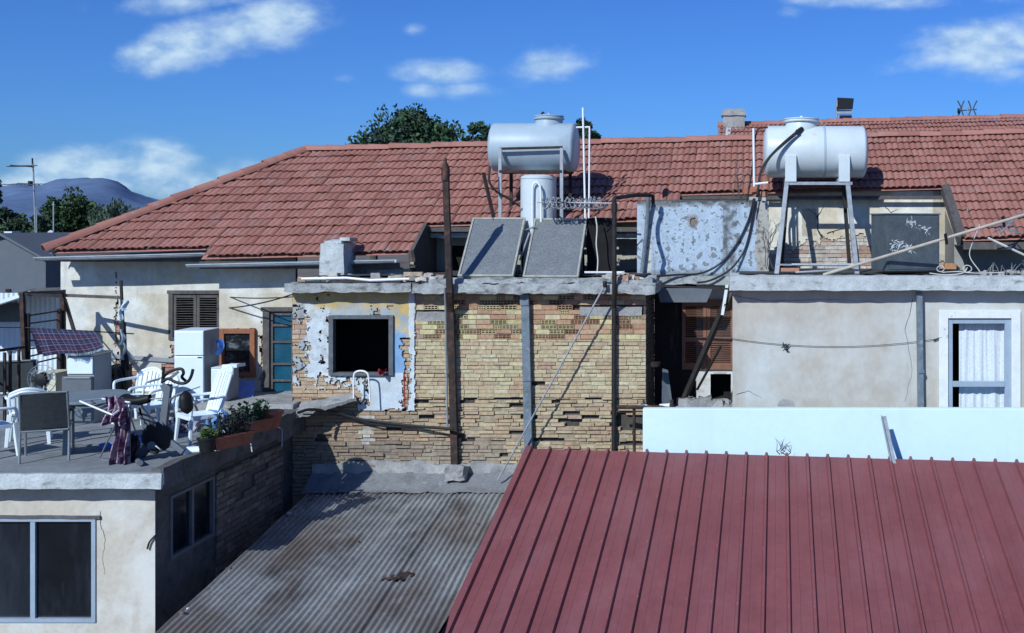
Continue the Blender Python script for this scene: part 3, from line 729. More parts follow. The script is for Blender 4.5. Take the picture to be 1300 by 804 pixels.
# chimney on the slab
ch=MB(); ch.rough(X(406,18.3),X(436,18.3),18.3,18.85,Z(352,18.3),Z(309,18.3),cell=.07,amp=.02,seed=9); ch.rough(X(411,18.3),X(432,18.3),18.35,18.75,Z(309,18.3),Z(305,18.3),cell=.06,amp=.02); 
ch.rough(X(427,18.3),X(440,18.3),18.4,18.8,Z(306,18.3),Z(302,18.3),cell=.05,amp=.03,seed=4)
ch.build('chimney',concrete_pale,annex,smooth=True,ang=40)
ub=MB(); ub.rough(X(448,18.9),X(520,18.9),18.95,19.3,Z(352,18.9),Z(342,18.9),cell=.08,amp=.02); ub.rough(X(450,18.7),X(521,18.7),18.9,19.0,Z(337,18.8),Z(333,18.8),cell=.08,amp=.01,seed=2); ub.build('parapet',concrete_pale,annex)
bs=MB(); bs.rough(X(398,18),X(660,18),D0-.045,D0+.02,Z(610,18)-.1,Z(587,18),cell=.06,amp=.05,freq=3.5,seed=6); bs.build('plinth',concrete,annex,smooth=True,ang=40)
# blue-grey drainpipe down the brick wall
dp=MB(); dp.bar(P(667,375,17.93),P(671,569,17.93),.13,.09,up=(0,1,0)); dp.bar(P(666,374,17.92),P(666.5,388,17.92),.145,.1,up=(0,1,0)); dp.bar(P(669,480,17.92),P(669.2,484,17.92),.14,.1,up=(0,1,0)); dp.bar(P(667,569,17.93),P(675,700,17.93),.13,.09,up=(0,1,0))
dp.build('drainpipe',blue_steel,annex,bevel=.006)

# ================================================================== RIGHT PLASTER ANNEX, RECESS, BLUE WALL
rann=thing('plaster_annex',(1.5,18,0),'low flat roofed building with smooth stained plaster and one curtained window','building')
xr=X(930,D0); xe=9.0
wh=(X(1190,D0)+.15,X(1295,D0)-.13,Z(560,D0),Z(404,D0))
pw=MB(); 
holes_r=[wh]
rect_minus(pw,pc,xr,xe,.0,Z(369,D0),holes_r,0)
pw.face([(xr,D0,0),(xr,D0,Z(369,D0)),(xr,20.5,Z(369,D0)),(xr,20.5,0)])
pw.build('wall',plaster_right,rann)
sl=MB(); sl.rough(xr-.05,xe,17.72,20.6,Z(369,17.75),Z(351,17.75),cell=.09,amp=.014,freq=5,seed=12); sl.build('roof_slab',concrete_pale,rann,smooth=True,ang=40)
m=MB(); m.grid(lambda u,v: Vector((xr+.1+(xe-xr-.2)*u,18.25+2.2*v,Z(351,17.75)+.02+.01*fb(u*9,v*4,2))),30,10); m.build('bounce_cut_sheet',bounce_cut,rann)  # second added dark sheet, cuts bounce under the white tank
wi=MB(); a,b,c,d=wh; t=.13
wi.box(a-t,a+.02,D0-.05,D0+.04,c,d+t); wi.box(b-.02,b+t,D0-.05,D0+.04,c,d+t); wi.box(a+.02,b-.02,D0-.048,D0+.04,d,d+t-.003)
wn=wi.build('window',white_paint_old,rann,bevel=.006)
fr=MB(); fr.box(a+.02,a+.1,D0-.005,D0+.05,c,d); fr.box(b-.12,b-.02,D0-.005,D0+.05,c,d); fr.box(a+.1,b-.12,D0-.004,D0+.05,d-.09,d); fr.box(a+.1,b-.12,D0-.02,D0+.04,Z(488,D0)-.04,Z(488,D0)+.05)
fr.build('sash_frame',alu_blue,wn,bevel=.005)
cu=MB()
def cfn(u,v):
    x=X(1217,18.2)+(X(1275,18.2)-X(1217,18.2))*u; z=Z(540,18.2)+(Z(404,18.2)-Z(540,18.2))*v
    return Vector((x,18.16+.035*fb(u*6,v*.5,3,3)+.012*fb(u*15,v*.8,7,2),z))
cu.grid(cfn,90,10); cu.build('curtain',curtain_m,wn,smooth=True,ang=180,weld=True)
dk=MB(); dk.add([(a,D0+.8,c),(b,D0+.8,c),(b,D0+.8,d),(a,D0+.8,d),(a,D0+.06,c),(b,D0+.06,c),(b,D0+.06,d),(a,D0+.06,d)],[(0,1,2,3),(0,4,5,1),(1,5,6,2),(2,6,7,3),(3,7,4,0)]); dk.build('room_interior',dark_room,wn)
dp=MB(); dp.bar(P(1167,371,17.9),P(1169,520,17.9),.095,.09,up=(0,1,0)); dp.bar(P(1169,470,17.89),P(1169.2,474,17.89),.105,.1,up=(0,1,0)); dp.build('drainpipe',blue_steel,rann,bevel=.006)
scr=MB()
for (px,py,rx,ry) in ((998,511,11,9),):
    scr.face([P(px+rx*math.cos(k*math.pi/10),py+4-ry*math.sin(k*math.pi/10)+random.uniform(-1,1),D0-.004) for k in range(11)])
scr.build('bare_patch',concrete,rann)
# recess back wall with the brown shutter
DRB=19.65; pr=facade(DRB)
rec=thing('shuttered_recess',(-.8,19.4,0),'deep shadowed gap between the annexes with a brown louvred shutter at its back','wall')
ho=(X(902,DRB),X(928,DRB),Z(507,DRB),Z(475,DRB))
rb=MB(); x0,x1=xb,xr+.3
rect_minus(rb,pr,X(884,DRB),x1,0,Z(352,DRB),[ho],0,(.55,.56,.55)); rect_minus(rb,pr,x0,X(884,DRB),0,Z(352,DRB),[],.003,(.018,.016,.016));  # left part coloured near black, the cast shade put into the wall colour
bricks(rb,facade(DRB-.001),x0,x1,Z(520,DRB)-.3,Z(470,DRB),lambda u,v:[(.5,.5,.47),(.48,.46,.42)],keep=lambda u,v:not(ho[0]-.1<u<ho[1]+.1 and ho[2]<v<ho[3]) and u>X(884,DRB),mort=(.4,.4,.38))
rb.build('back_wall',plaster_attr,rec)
a,b,c,d=X(878,DRB),X(930,DRB),Z(469,DRB),Z(384,DRB)
sh=MB(); mid=(a+b)/2
sh.box(X(866,DRB),b+.05,DRB-.06,DRB-.002,d,d+.05)
sf=sh.build('shutter_frame',shutter_brown,rec)
for q,w_ in ((X(866,DRB),X(897,DRB)),(X(897.6,DRB),X(932,DRB))):
    s=MB(); s.box(q,q+.06,DRB-.05,DRB-.01,c,d); s.box(w_-.06,w_,DRB-.05,DRB-.01,c,d)
    for zz,hh in ((d-.06,.06),((c+d)/2-.1,.08),(c,.12)): s.box(q+.06,w_-.06,DRB-.048,DRB-.012,zz,zz+hh)
    z=c+.13
    while z<d-.07:
        if not ((c+d)/2-.12<z<(c+d)/2-.01): s.bar((q+.06,DRB-.03,z),(w_-.06,DRB-.03,z),.04,.008,up=(0,.6,1))
        z+=.034
    s.build('shutter',shutter_brown,sf)
dk=MB(); q=ho; dk.add([(q[0],DRB+.5,q[2]),(q[1],DRB+.5,q[2]),(q[1],DRB+.5,q[3]),(q[0],DRB+.5,q[3]),(q[0],DRB,q[2]),(q[1],DRB,q[2]),(q[1],DRB,q[3]),(q[0],DRB,q[3])],[(0,1,2,3),(0,4,5,1),(1,5,6,2),(2,6,7,3),(3,7,4,0)]); dk.build('dark_opening',dark_room,rec)
crack(rann,D0,[(932,375),(980,383),(1050,380),(1120,384)],.006,.004); crack(rann,D0,[(1160,380),(1150,420),(1158,470),(1148,510)],.007,.004); crack(rann,D0,[(935,500),(950,496),(968,505)],.008,.004)
bm_=MB(); bm_.rough(xb-.1,xr+.2,19.0,19.25,Z(361,19.1),Z(350.5,19.1),cell=.07,amp=.03,seed=8); bm_.build('beam',slab_m,rec,smooth=True,ang=40)
hg=MB()
hg.add([P(834,366,18.9),P(905,366,18.9),P(897,384,18.9),P(838,384,18.9)],[(0,1,2,3)]); hg.build('shade_sheet',grey_plastic,rec)  # dark sheet standing in for the jagged shade above the shutter
sd=MB(); sd.bar(P(812,362,18.3),P(930,367,18.3),.03,.03); sd.build('wire_rail',black_pipe_m,rec)
pf=MB(); sd=MB()
# fallen roof battens in the recess
bt=thing('broken_battens',P(872,510,18.5),'charred broken battens leaning across the gap beside the brown shutter','debris')
for (a_,b_,w_,mt_) in (((932,366),(872,500),.075,wood_dark),((921,385),(866,512),.11,black_pipe_m),((915,440),(885,495),.04,black_pipe_m)):
    m=MB(); m.bar(P(*a_,18.35),P(*b_,18.75),w_,w_*.6); m.build('batten',mt_,bt)
m=MB(); m.bar(P(923,362,18.3),P(917,400,18.32),.05,.03); m.build('batten',white_paint_old,bt)
dm=MB()
for i in range(26):
    p=P(random.uniform(862,928),random.uniform(500,530),random.uniform(18.6,19.2)); s_=random.uniform(.06,.2)
    dm.rough(p.x-s_,p.x+s_,p.y-s_*.6,p.y+s_*.6,p.z-s_*.5-.1,p.z+s_*.4-.1,cell=.1,amp=.06,freq=5,seed=i)
dm.rough(X(868,18.8),X(926,18.8),18.4,19.2,1.0,Z(512,18.8),cell=.12,amp=.12,freq=3)
o=single(dm,'rubble_heap',concrete,'heap of broken concrete and rubble lying below the brown shutter','rubble')
blue_b=MB(); blue_b.add([P(841,468,18.5),P(848,470,18.5),P(856,530,18.6),P(839,530,18.5)],[(0,1,2,3)])
single(blue_b,'metal_sheet',grey_plastic,'narrow dark sheet standing on edge inside the shadowed gap','sheet')
cn=MB(); c0=P(832,461,18.15); cn.lathe([(.07,-.06),(.085,-.02),(.085,.0),(.09,.01)],c0,seg=14); single(cn,'paint_can',rust,'small rusty can hung on the dark side of the brick annex','can',smooth=True)
# blue wall
bwt=thing('blue_parapet_wall',P(885,350,19.2),'pale blue limewashed parapet wall stained with black mould','wall')
xw0,xw1=X(809,19.2),X(976,19.2)
bw=MB()
def colB(u,v):
    px,py=pxy(u,v,19.2); n=fb(u*3,v*3,5); n2=fb(u*9,v*9,4)
    c=Vector((.39,.48,.56))
    if px<827+2*n: c=Vector((.55,.56,.5)) if px>819 else Vector((.42,.5,.58))
    t=max(0,min(1,(264+7*n-py)/6)); c=c.lerp(Vector((.13,.13,.12)),t*.85)
    t=max(0,min(1,(py-341-6*n)/6)); c=c.lerp(Vector((.16,.16,.15)),t*.7)
    if abs(px-926-5*n-(py-260)*.05)<8+5*n2: c=c.lerp(Vector((.12,.12,.12)),max(0,min(.8,.45+n2*1.6)))
    if px>958+4*n: c=Vector((.42,.41,.37)).lerp(Vector((.28,.26,.22)),max(0,min(1,.4+n2)))
    d_=math.hypot((px-880)/9,(py-281)/10)
    if d_<1+n2: c=c.lerp(Vector((.2,.14,.1)),.75*min(1,(1.5-d_)))
    if n2>.33: c=c.lerp(Vector((.1,.1,.1)),.7)
    return tuple(c*(1+.15*n2))
def keepB(u,v):
    px,py=pxy(u,v,19.2); n=fb(u*5,v*5,9)
    if py<257+4*n: return False
    if math.hypot(px-880,(py-281)*.7)<3.2+2*n: return False
    return True
sheet(bw,facade(19.2),xw0,xw1,Z(352,19.2),Z(254,19.2),.024,keepB,colB)
bw.box(xw0,xw1,19.2,19.36,Z(352,19.2),Z(257.5,19.2),(.2,.17,.14))
bw.build('rendered_face',blue_wall_m,bwt)
cp_=MB(); cp_.rough(xw0,xw1-.15,19.19,19.38,Z(258,19.2),Z(254.5,19.2),cell=.06,amp=.02,seed=3); cp_.build('coping',dark_cement,bwt)
# white wall in front
wwt=MB(); xw=X(816,17.05)
wwt.box(xw,9.0,17.05,17.2,0,Z(519,17.05)); single(wwt,'white_parapet_wall',white_wall_m,'plain bright white rendered wall standing behind the red sheet roof','wall',bevel=.012)

# ================================================================== RED SHEET ROOF BUILDING
redb=thing('red_roof_building',(1,14,0),'low building under a big red ribbed metal sheet roof','building')
A=P(672,570,17.0); B=P(1300,587,16.0); A.z=(A.z+B.z)/2; B.z=A.z
B=A+(B-A)*1.35
dirv=Vector((.028,1,.2986)); LEN=7.5
L_edge=(B-A).length; nr=int(L_edge/.297)
pitch=L_edge/nr
rr=MB()
nrm=(B-A).cross(dirv).normalized()
if nrm.z<0: nrm=-nrm
sec=[(0,0),(.36,0),(.40,.006),(.44,0),(.60-.02,0),(.80-.02,0)]
sec=[(0.0,0),(.055,.032),(.145,.032),(.2,0),(.45,0),(.47,.004),(.49,0),(.73,0),(.75,.004),(.77,0),(1.0,0)]
sec=[(0.0,0),(.045,.052),(.15,.052),(.195,0),(.52,0),(.54,.004),(.56,0),(1.0,0)]
pts=[]
for i in range(nr):
    for (s_,hgt) in sec[:-1]: pts.append(((i+s_)*pitch,hgt))
pts.append((L_edge,0))
e=(B-A).normalized(); NV=12
for a_,b_ in zip(pts,pts[1:]):
    for k in range(NV):
        def q(pt,v):
            base=A+e*pt[0]-dirv*LEN*v
            return base+nrm*(pt[1]+.004*fb(pt[0]*1.2,v*6,2))
        rr.face([q(a_,(k+1)/NV),q(b_,(k+1)/NV),q(b_,k/NV),q(a_,k/NV)])
for i in range(nr):
    for v in (.02,.17,.32,.47,.62,.77,.92):
        if random.random()<.06: continue
        c0=A+e*((i+.0975)*pitch+random.uniform(-.01,.01))-dirv*LEN*(v+random.uniform(-.004,.004))+nrm*.054
        rr.add([c0+e*.013*math.cos(k*1.047)+dirv*.013*math.sin(k*1.047) for k in range(6)]+[c0+nrm*.014],[(k,(k+1)%6,6) for k in range(6)])
rr.build('sheet_roof',red_roof_m,redb,weld=False)
vg=MB(); vg.bar(A+nrm*.02,A-dirv*LEN+nrm*.02,.09,.06,up=tuple(nrm)); vg.build('verge_trim',red_roof_m,redb)
wl=MB(); wl.box(A.x+.15,8,10.2,10.35,0,.35); wl.box(A.x+.15,A.x+.3,10.35,16.6,0,.3); 
wl.face([A+Vector((.1,-.1,-.1)),A-dirv*LEN*.9+Vector((.1,0,-.1)),Vector((A.x-.1,10.3,0)),Vector((A.x+.1,16.9,0))])
wl.build('wall',plaster_right,redb)
ab_=MB(); a_,b_=P(1119,529,16.7),P(1134,601,16.0); ab_.bar(a_,b_,.012,.09,up=(0,1,0)); ab_.bar(a_+Vector((.04,.02,0)),b_+Vector((.04,.02,0)),.07,.012,up=(0,1,0))
single(ab_,'angle_bar',grey_steel,'bare galvanised angle bar leaning on the red roof against the white wall','metal bar')

# ================================================================== TIN LEAN-TO
tin=thing('tin_lean_to',(-5,16,0),'lean-to shed with weathered grey corrugated sheet roof and cement flashing','shed')
a_=P(392,628,17.6); b_=P(660,626,17.7); zt_=Z(626,17.65); 
dirc=Vector((-.055,1,.07)); nn=Vector((0,-.07,1)).normalized()
tm=MB(); nw=26; LENC=5.6
wx0,wx1=a_.x,b_.x+.4
def tfn(u,v):
    x=wx0+(wx1-wx0)*u
    p=Vector((x,17.65,zt_))-dirc*LENC*v
    stp=(.014 if v<.36 else 0)+.012*(int(u*6.5)%2)
    wob=.01*fb(u*9,v*5,6)+(.02*fb(u*3,v*3,1))
    p.x=min(p.x,-3.52)
    return p+nn*(.016*math.cos(u*nw*2*math.pi*1.7)+stp+wob)
tm.grid(tfn,nw*14,22); tm.build('corrugated_roof',tin_m,tin,smooth=True,ang=180,weld=True)
fm=MB()
fm.grid(lambda u,v: Vector((wx0-.1+(wx1-wx0+.1)*u, 17.55+.42*v+fb(u*20,v*3,3)*.02, zt_+.03+.24*v**1.4+fb(u*14,v*3,8)*.035)),80,8); fm.build('cement_flashing',M('grey_flashing',(.19,.195,.2),.9,var=.3,vs=3,stains=[((.07,.07,.07),3,.5,.7,.8,None),((.42,.45,.46),4,.6,.74,.7,None)],bump=.4,bs=25),tin,smooth=True,ang=180,weld=True)
wl=MB(); wl.box(wx0,wx1-.6,10.5,10.65,0,zt_-.75); wl.box(wx0+.35,wx0+.47,10.8,17.6,0,zt_-.75); wl.build('wall',dark_cement,tin)
db=MB()
for i in range(26):
    v=random.random()**1.5; p=tfn(random.random()*.05+.004,v) if random.random()<.85 else tfn(random.random(),random.random()); s_=random.uniform(.008,.025)
    db.rough(p.x-s_,p.x+s_,p.y-s_,p.y+s_,p.z,p.z+s_*1.2,cell=.03,amp=.02,freq=20,c=random.choice([(.5,.5,.48),(.12,.09,.07),(.3,.28,.25)]))
o=single(db,'roof_debris',paper_m,'scattered crumbs of mortar and dead leaves on the corrugated sheet roof','debris'); o['kind']='stuff'
rp=MB(); c0=tfn(.62,.62)
rp.grid(lambda u,v: c0+Vector(((u-.5)*.3+(v-.5)*.12,(v-.5)*.3,.02+.03*fb(u*4,v*4,2)+.02*math.sin(u*3.1))),10,8); single(rp,'rusty_scrap',rust,'rusty crumpled scrap lying alone on the corrugated sheet roof','scrap')

# ================================================================== TERRACE BUILDING
ter=thing('terrace_house',(-9.5,15.5,0),'low house whose flat roof is the cluttered cement terrace','house')
TZ=3.0; xe_=-7.24
tf=MB(); tf.rough(-16,xe_,13.6,19.48,TZ-.2,TZ,cell=.16,amp=.012,freq=2.5,seed=2); tf.build('terrace_slab',cement_floor,ter)
lip=MB(); lip.rough(xe_-.13,xe_+.02,13.62,17.95,TZ-.24,TZ+.05,cell=.08,amp=.02,freq=3,seed=7); lip.rough(xe_-.2,xe_+.03,16.9,17.97,TZ-.3,TZ+.09,cell=.08,amp=.03,freq=3,seed=8); lip.build('edge_kerb',dark_cement,ter)
fe=MB(); fe.rough(-16,xe_+.015,13.575,13.64,TZ-.2,TZ-.012,cell=.08,amp=.012,freq=4,seed=4); fe.build('slab_edge',concrete_pale,ter)
wx=-7.45; fw=13.85
hf=(X(-60,fw),X(122,fw),Z(790,fw),Z(658,fw)); hs=(7.45*F/735,7.45*F/679,E-4.33,E-3.5)
fwl=MB()
rect_minus(fwl,facade(fw),-16,wx,0,TZ-.2,[hf],0,(.5,.5,.42)); fwl.build('front_wall',plaster,ter)
swl=MB(); pside=lambda u,v,o: Vector((wx+o,u,v))
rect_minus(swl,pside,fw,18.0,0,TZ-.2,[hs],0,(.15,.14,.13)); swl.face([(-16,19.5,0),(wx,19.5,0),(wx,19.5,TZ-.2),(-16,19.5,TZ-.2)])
swl.build('side_wall',dark_cement,ter)  # side wall in dark cement, its shade put into the colour
sbk=MB(); bricks(sbk,lambda u,v,o:Vector((wx+.035+o,u,v)),15.4,17.6,.6,TZ-.42,lambda u,v:[(.17,.14,.12),(.2,.165,.14),(.22,.19,.165),(.14,.12,.1)],course=.085,ln=.27,keep=lambda u,v: fb(u*1.2,v*1.2,4)>-.5,jit=.008,rag=.5,mort=(.09,.085,.08)); sbk.build('exposed_brick',brick_m,ter)  # brick tones darkened for the shaded side
def slide_window(pl_,h,vm,name='window',fm=alu_blue):
    u0,u1,v0,v1=h; t=.05
    f=MB(); pbox(f,pl_,u0,u0+t,v0,v1,-.06,.02,None); pbox(f,pl_,u1-t,u1,v0,v1,-.06,.02,None); pbox(f,pl_,u0+t,u1-t,v1-t*.8,v1,-.06,.018,None); pbox(f,pl_,u0+t,u1-t,v0,v0+t,-.06,.018,None)
    for m_ in vm: pbox(f,pl_,m_-.03,m_+.03,v0+t,v1-t*.8,-.05,.01,None)
    w_=f.build(name,fm,ter)
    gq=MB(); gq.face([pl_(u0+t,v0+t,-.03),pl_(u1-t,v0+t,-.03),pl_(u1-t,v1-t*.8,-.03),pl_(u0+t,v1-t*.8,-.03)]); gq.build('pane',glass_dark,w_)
    bk=MB(); 
    pts_=[pl_(u,v,o) for o in (-.9,-.062) for u,v in ((u0,v0),(u1,v0),(u1,v1),(u0,v1))]; bk.add(pts_,[(0,1,2,3),(0,1,5,4),(1,2,6,5),(2,3,7,6),(3,0,4,7)]); bk.build('room_interior',dark_room,w_)
    return w_
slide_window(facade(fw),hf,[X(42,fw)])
slide_window(pside,hs,[(hs[0]+hs[1])/2],'window',grey_plastic)  # frame in dark grey, aluminium in shade put into the colour
ll=MB(); ll.rough(hf[0],hf[1]+.06,fw-.035,fw+.02,hf[3],hf[3]+.035,cell=.06,amp=.01); ll.build('lintel_edge',dark_cement,ter)
cw=MB(); cw.tube(spline([P(197,680,fw-.02),P(190,688,fw-.03),P(187,697,fw-.03)]),.012,6); cw.build('cable_stub',black_cable,ter)
crack(ter,fw,[(127,650),(128,668),(134,680),(130,700),(133,730)],.004,.004); pass
# raised step at the back, sloping mortar ledge
stp=MB(); stp.rough(X(222,17.7),X(372,17.7),17.7,19.46,TZ,Z(513.5,17.7),cell=.1,amp=.012,seed=3); stp.build('back_step',concrete,ter)
ml=MB()
def mlf(u,v):
    a=P(340,533,17.45).lerp(P(452,506,17.75),u); b=P(352,517,18.0).lerp(P(448,499,18.02),u)
    return a.lerp(b,v)+Vector((0,0,fb(u*6,v*4,2)*.04))
ml.grid(mlf,40,10)
ml.grid(lambda u,v: mlf(u,0)+Vector((0,.02*v,-.11*v*(1-u*.6))),40,4)
ml.build('mortar_ledge',concrete,ter,smooth=True,ang=60,weld=True)

# ================================================================== THINGS ON THE ROOFS
def stand_leg(parent,a,b,w,mat=grey_steel):
    m=MB(); m.bar(a,b,w,w*.8); m.build('leg',mat,parent)
# tank 1
def tank(parent, cx,cy,cz, r, hl, mat, hx, hr, hh, belly=True):
    t=MB(); k=.10
    prof=[(r*.05,-hl)]
    for i in range(1,9):
        a=i/8*math.pi/2; prof.append((r*(.05+.95*math.sin(a)**.8), -hl+k*(1-math.cos(a))))
    prof.append((r,-.02)); prof.append((r*1.002,0)); prof.append((r,.02))
    prof += [(p[0],-p[1]) for p in reversed(prof[:9])]
    t.lathe(prof,(cx,cy,cz),'x',48); body=t.build('tank_body',mat,parent,smooth=True,ang=40)
    h=MB(); zt=cz+math.sqrt(max(0,r*r-(hr*.2)**2))-.04
    h.lathe([(hr,zt-.1),(hr,zt+hh),(hr*.99,zt+hh+.005)],(cx+hx,cy,0),'z',32); h.build('hatch_neck',mat,parent,smooth=True)
    l=MB(); z0=zt+hh
    l.lathe([(hr*1.09,z0),(hr*1.13,z0+.012),(hr*1.13,z0+.03),(hr*1.05,z0+.036),(hr*1.05,z0+.05),(hr*1.1,z0+.055),(hr*1.1,z0+.07),(hr*.5,z0+.09),(hr*.12,z0+.095),(hr*.1,z0+.12),(.005,z0+.122)],(cx+hx,cy,0),'z',32); l.build('hatch_lid',mat,parent,smooth=True,ang=40)
    return zt
t1=thing('water_tank',(X(678,19.2),19.2,Z(352,19.2)),'grey blue cylindrical water tank on a rusty frame above the two solar panels','water tank')
cx,cz=X(678.5,19.2),Z(187.5,19.2)
D1=19.65; cx,cz=X(678.5,D1),Z(187.5,D1)
tank(t1,cx,D1,cz,.435,.79,tank_grey,.26,.24,.10)
for (px,d,nm) in ((635,19.13,0),(713,19.13,0),(649,20.0,1),(724,20.0,1)):
    stand_leg(t1,P(px,188 if nm==0 else 215,d),P(px+(.5 if nm==0 else 0),0,d)*0+Vector((X(px,d),d,Z(352,19.0))),.055,rust if nm else grey_steel)
fr=MB(); fr.tube([P(634,189,19.13),P(714,187,19.13)],.022,8); fr.bar(P(634,218,19.13),P(714,218,19.13),.05,.05); fr.bar(P(648,219,20),P(728,219,20),.05,.05)
for px,px2 in ((638,652),(710,724)): fr.bar(P(px,219,19.13),P(px2,219.5,20),.05,.05)
fr.build('frame',rust,t1)
vt=MB(); vt.tube([P(688,152,19.6),P(688,143,19.6)],.015,6); vt.tube([P(688,143.5,19.6),P(691,143,19.6)],.02,6); vt.build('vent_cap',black_plastic,t1)
hz=thing('hot_water_cylinder',(X(683,19.3),19.3,Z(352,19.3)),'upright white hot water cylinder under the grey tank behind the solar panels','boiler')
cy_=MB(); rc_=.31; zc0,zc1=Z(352,19.3),Z(228,19.3); x_=X(683,19.3)
cy_.lathe([(rc_,zc0),(rc_,zc1),(rc_*1.03,zc1+.01),(rc_*1.03,zc1+.05),(rc_*.9,zc1+.075),(.02,zc1+.09)],(x_,19.35,0),'z',40); cy_.build('cylinder_body',tank_white,hz,smooth=True,ang=40)
pp=MB(); pp.tube(spline([P(676,300,18.98),P(676,245,18.98),P(677.5,234,18.98),P(681,231.5,18.98),P(684,234,18.98),P(686.5,245,18.98),P(687,300,18.98)]),.018,8); pp.build('pipe_loop',white_pipe,hz,smooth=True)
# solar panels
def panel_proto():
    w,L_=.91,1.38
    root=thing('solar_panel',(0,0,0),'x','solar panel','solar collectors on the annex roof')
    m4=Matrix.Rotation(R(44),4,'X')
    f=MB()
    t=.032
    for b in ((0,t,0,L_,-.03,.055),(w-t,w,0,L_,-.03,.055),(t,w-t,0,t,-.03,.054),(t,w-t,L_-t,L_,-.03,.054)): f.box(*b,m=m4)
    f.build('frame',panel_frame,root,bevel=.003)
    gq=MB(); gq.box(t,w-t,t,L_-t,.0,.036,m=m4); gq.build('glass',panel_glass,root)
    for xq in (.08,w-.08):
        bq=MB(); bq.bar(m4@Vector((xq,L_-.1,-.04)),(xq,L_*.72+.15,0.0),.03); bq.build('prop',rust,root)
    return root
sp=panel_proto()
b1=P(581.5,353,18.05); sp.location=b1; sp['label']='tilted dusty solar collector panel, the left one beside the rusty post'
s2=dup(sp,P(664,354,18.05),0,'tilted dusty solar collector panel, the right one below the antenna boom')
pc_=MB(); pc_.tube(spline([P(668,292,18.9),P(673,290,18.8),P(679,288,18.8),P(682,293,18.85)]),.014,6); pc_.tube([P(660,330,18.5),P(672,296,18.85)],.016,6); single(pc_,'copper_pipe',grey_steel,'short connecting pipe between the two solar panels','pipe',smooth=True)
# tank 2
t2=thing('water_tank',(X(1034,19.0),19.0,Z(350,19.0)),'white cylindrical water tank on splayed steel legs in front of the cracked dormer wall','water tank')
D2=20.0; cx,cz=X(1035,D2),Z(193,D2)
tank(t2,cx,D2,cz,.468,.947,tank_white,-.25,.29,.105)
for px in (1004,1072):
    m=MB(); x_=X(px,19.5); m.box(x_-.1,x_+.1,19.5,19.57,Z(231,19.5),Z(197,19.5)); m.box(x_-.1,x_+.1,19.57,20.4,Z(231,19.5),Z(226,19.5)); m.build('saddle',tank_white,t2,bevel=.008)
bd=MB(); xx=X(1045.5,D2); bd.lathe([(.470,-.02),(.476,-.015),(.476,.015),(.470,.02)],(xx,D2,cz),'x',48); bd.build('weld_band',tank_grey,t2,smooth=True,ang=40)
for (pa,pb,d_,w_) in (((996,233),(1082,233),19.55,.06),((1000,233),(1080,233),20.35,.06),((985,336),(1086,338),18.4,.03)):
    fr=MB(); fr.bar(P(*pa,d_),P(*pb,d_),w_,w_*.9); fr.build('rail',grey_steel,t2)
for (pa,pb,d0,d1,mt_,wd_) in (((999,232),(986,350),19.55,18.3,grey_steel,.075),((1076,232),(1088,349),19.55,18.3,grey_steel,.075),((1000,236),(992,340),20.3,19.9,black_pipe_m,.06),((1071,236),(1079,340),20.3,19.9,black_pipe_m,.06)):
    stand_leg(t2,P(*pa,d0),Vector((X(pb[0],d1),d1,Z(351,17.95))),wd_,mt_)
cb=MB()
cb.tube(spline([P(1014,166,19.55),P(1006,172,19.5),P(990,186,19.42),P(975,202,19.35),P(966,218,19.3),P(963,236,19.2),P(961,250,19.1)]),.022,8)
cb.tube(spline([P(1015,168,19.55),P(1000,180,19.45),P(978,200,19.36),P(968,220,19.3)]),.012,6)
cb.tube(spline([P(957,252,19.1),P(950,280,19.14),P(935,310,19.14),P(915,334,19.13),P(890,347,19.05),P(860,349,18.95),P(834,351,18.8)]),.018,8)
cb.tube(spline([P(958,252,19.1),P(953,290,19.14),P(944,320,19.13),P(926,343,19.0),P(902,356,18.9),P(885,359,18.9)]),.018,8)
cb.tube(spline([P(948,256,18.8),P(955,215,18.8),P(958,180,18.8),P(963,164,18.8),P(975,162,18.8)]),.014,6)
single(cb,'water_hose',black_cable,'thick black hoses looping from the white tank hatch down over the blue wall','hose',smooth=True)
fit=MB(); fit.tube([P(1012,168,19.58),P(1018,164,19.7)],.045,10); fit.build('outlet_fitting',black_plastic,t2)
wp=MB(); wp.tube([P(956.5,163,18.7),P(957.5,237,18.7)],.02,8); wp.tube([P(957,234,18.7),P(975,232,18.7)],.02,8); single(wp,'white_riser_pipe',white_pipe,'thin white plastic pipe standing upright left of the white tank','pipe')
# loose bricks on blue wall end
lb=MB()
def loose_brick(px,py,d,w,h,rz,c,label,ry=0):
    m=MB(); mm=Matrix.Translation(P(px,py,d))@Matrix.Rotation(rz,4,'Z')@Matrix.Rotation(ry,4,'Y'); m.box(-w/2,w/2,-.05,.05,0,h,c,mm)
    return single(m,'loose_brick',brick_m,label,'brick','loose bricks on the parapet',bevel=.006)
loose_brick(953,245,19.2,.27,.075,.2,(.4,.14,.08),'tilted red brick on top of the blue wall stack',-.22)
loose_brick(965,250,19.25,.28,.09,-.15,(.36,.18,.11),'brown brick lying flat at the right end of the blue wall')
loose_brick(962,255.5,19.25,.3,.07,.05,(.42,.42,.4),'mortar covered grey brick under the two loose bricks on the blue wall')
loose_brick(1206,342,18.6,.2,.1,.1,(.45,.22,.1),'orange hollow brick on the ledge right of the dark metal cabinet')
loose_brick(1003,345,18.2,.3,.06,.05,(.4,.2,.13),'flat reddish brick at the foot of the white tank legs')
loose_brick(525,351,18.0,.3,.07,.1,(.42,.33,.24),'sandy brick on the annex roof edge left of the tall rusty post')
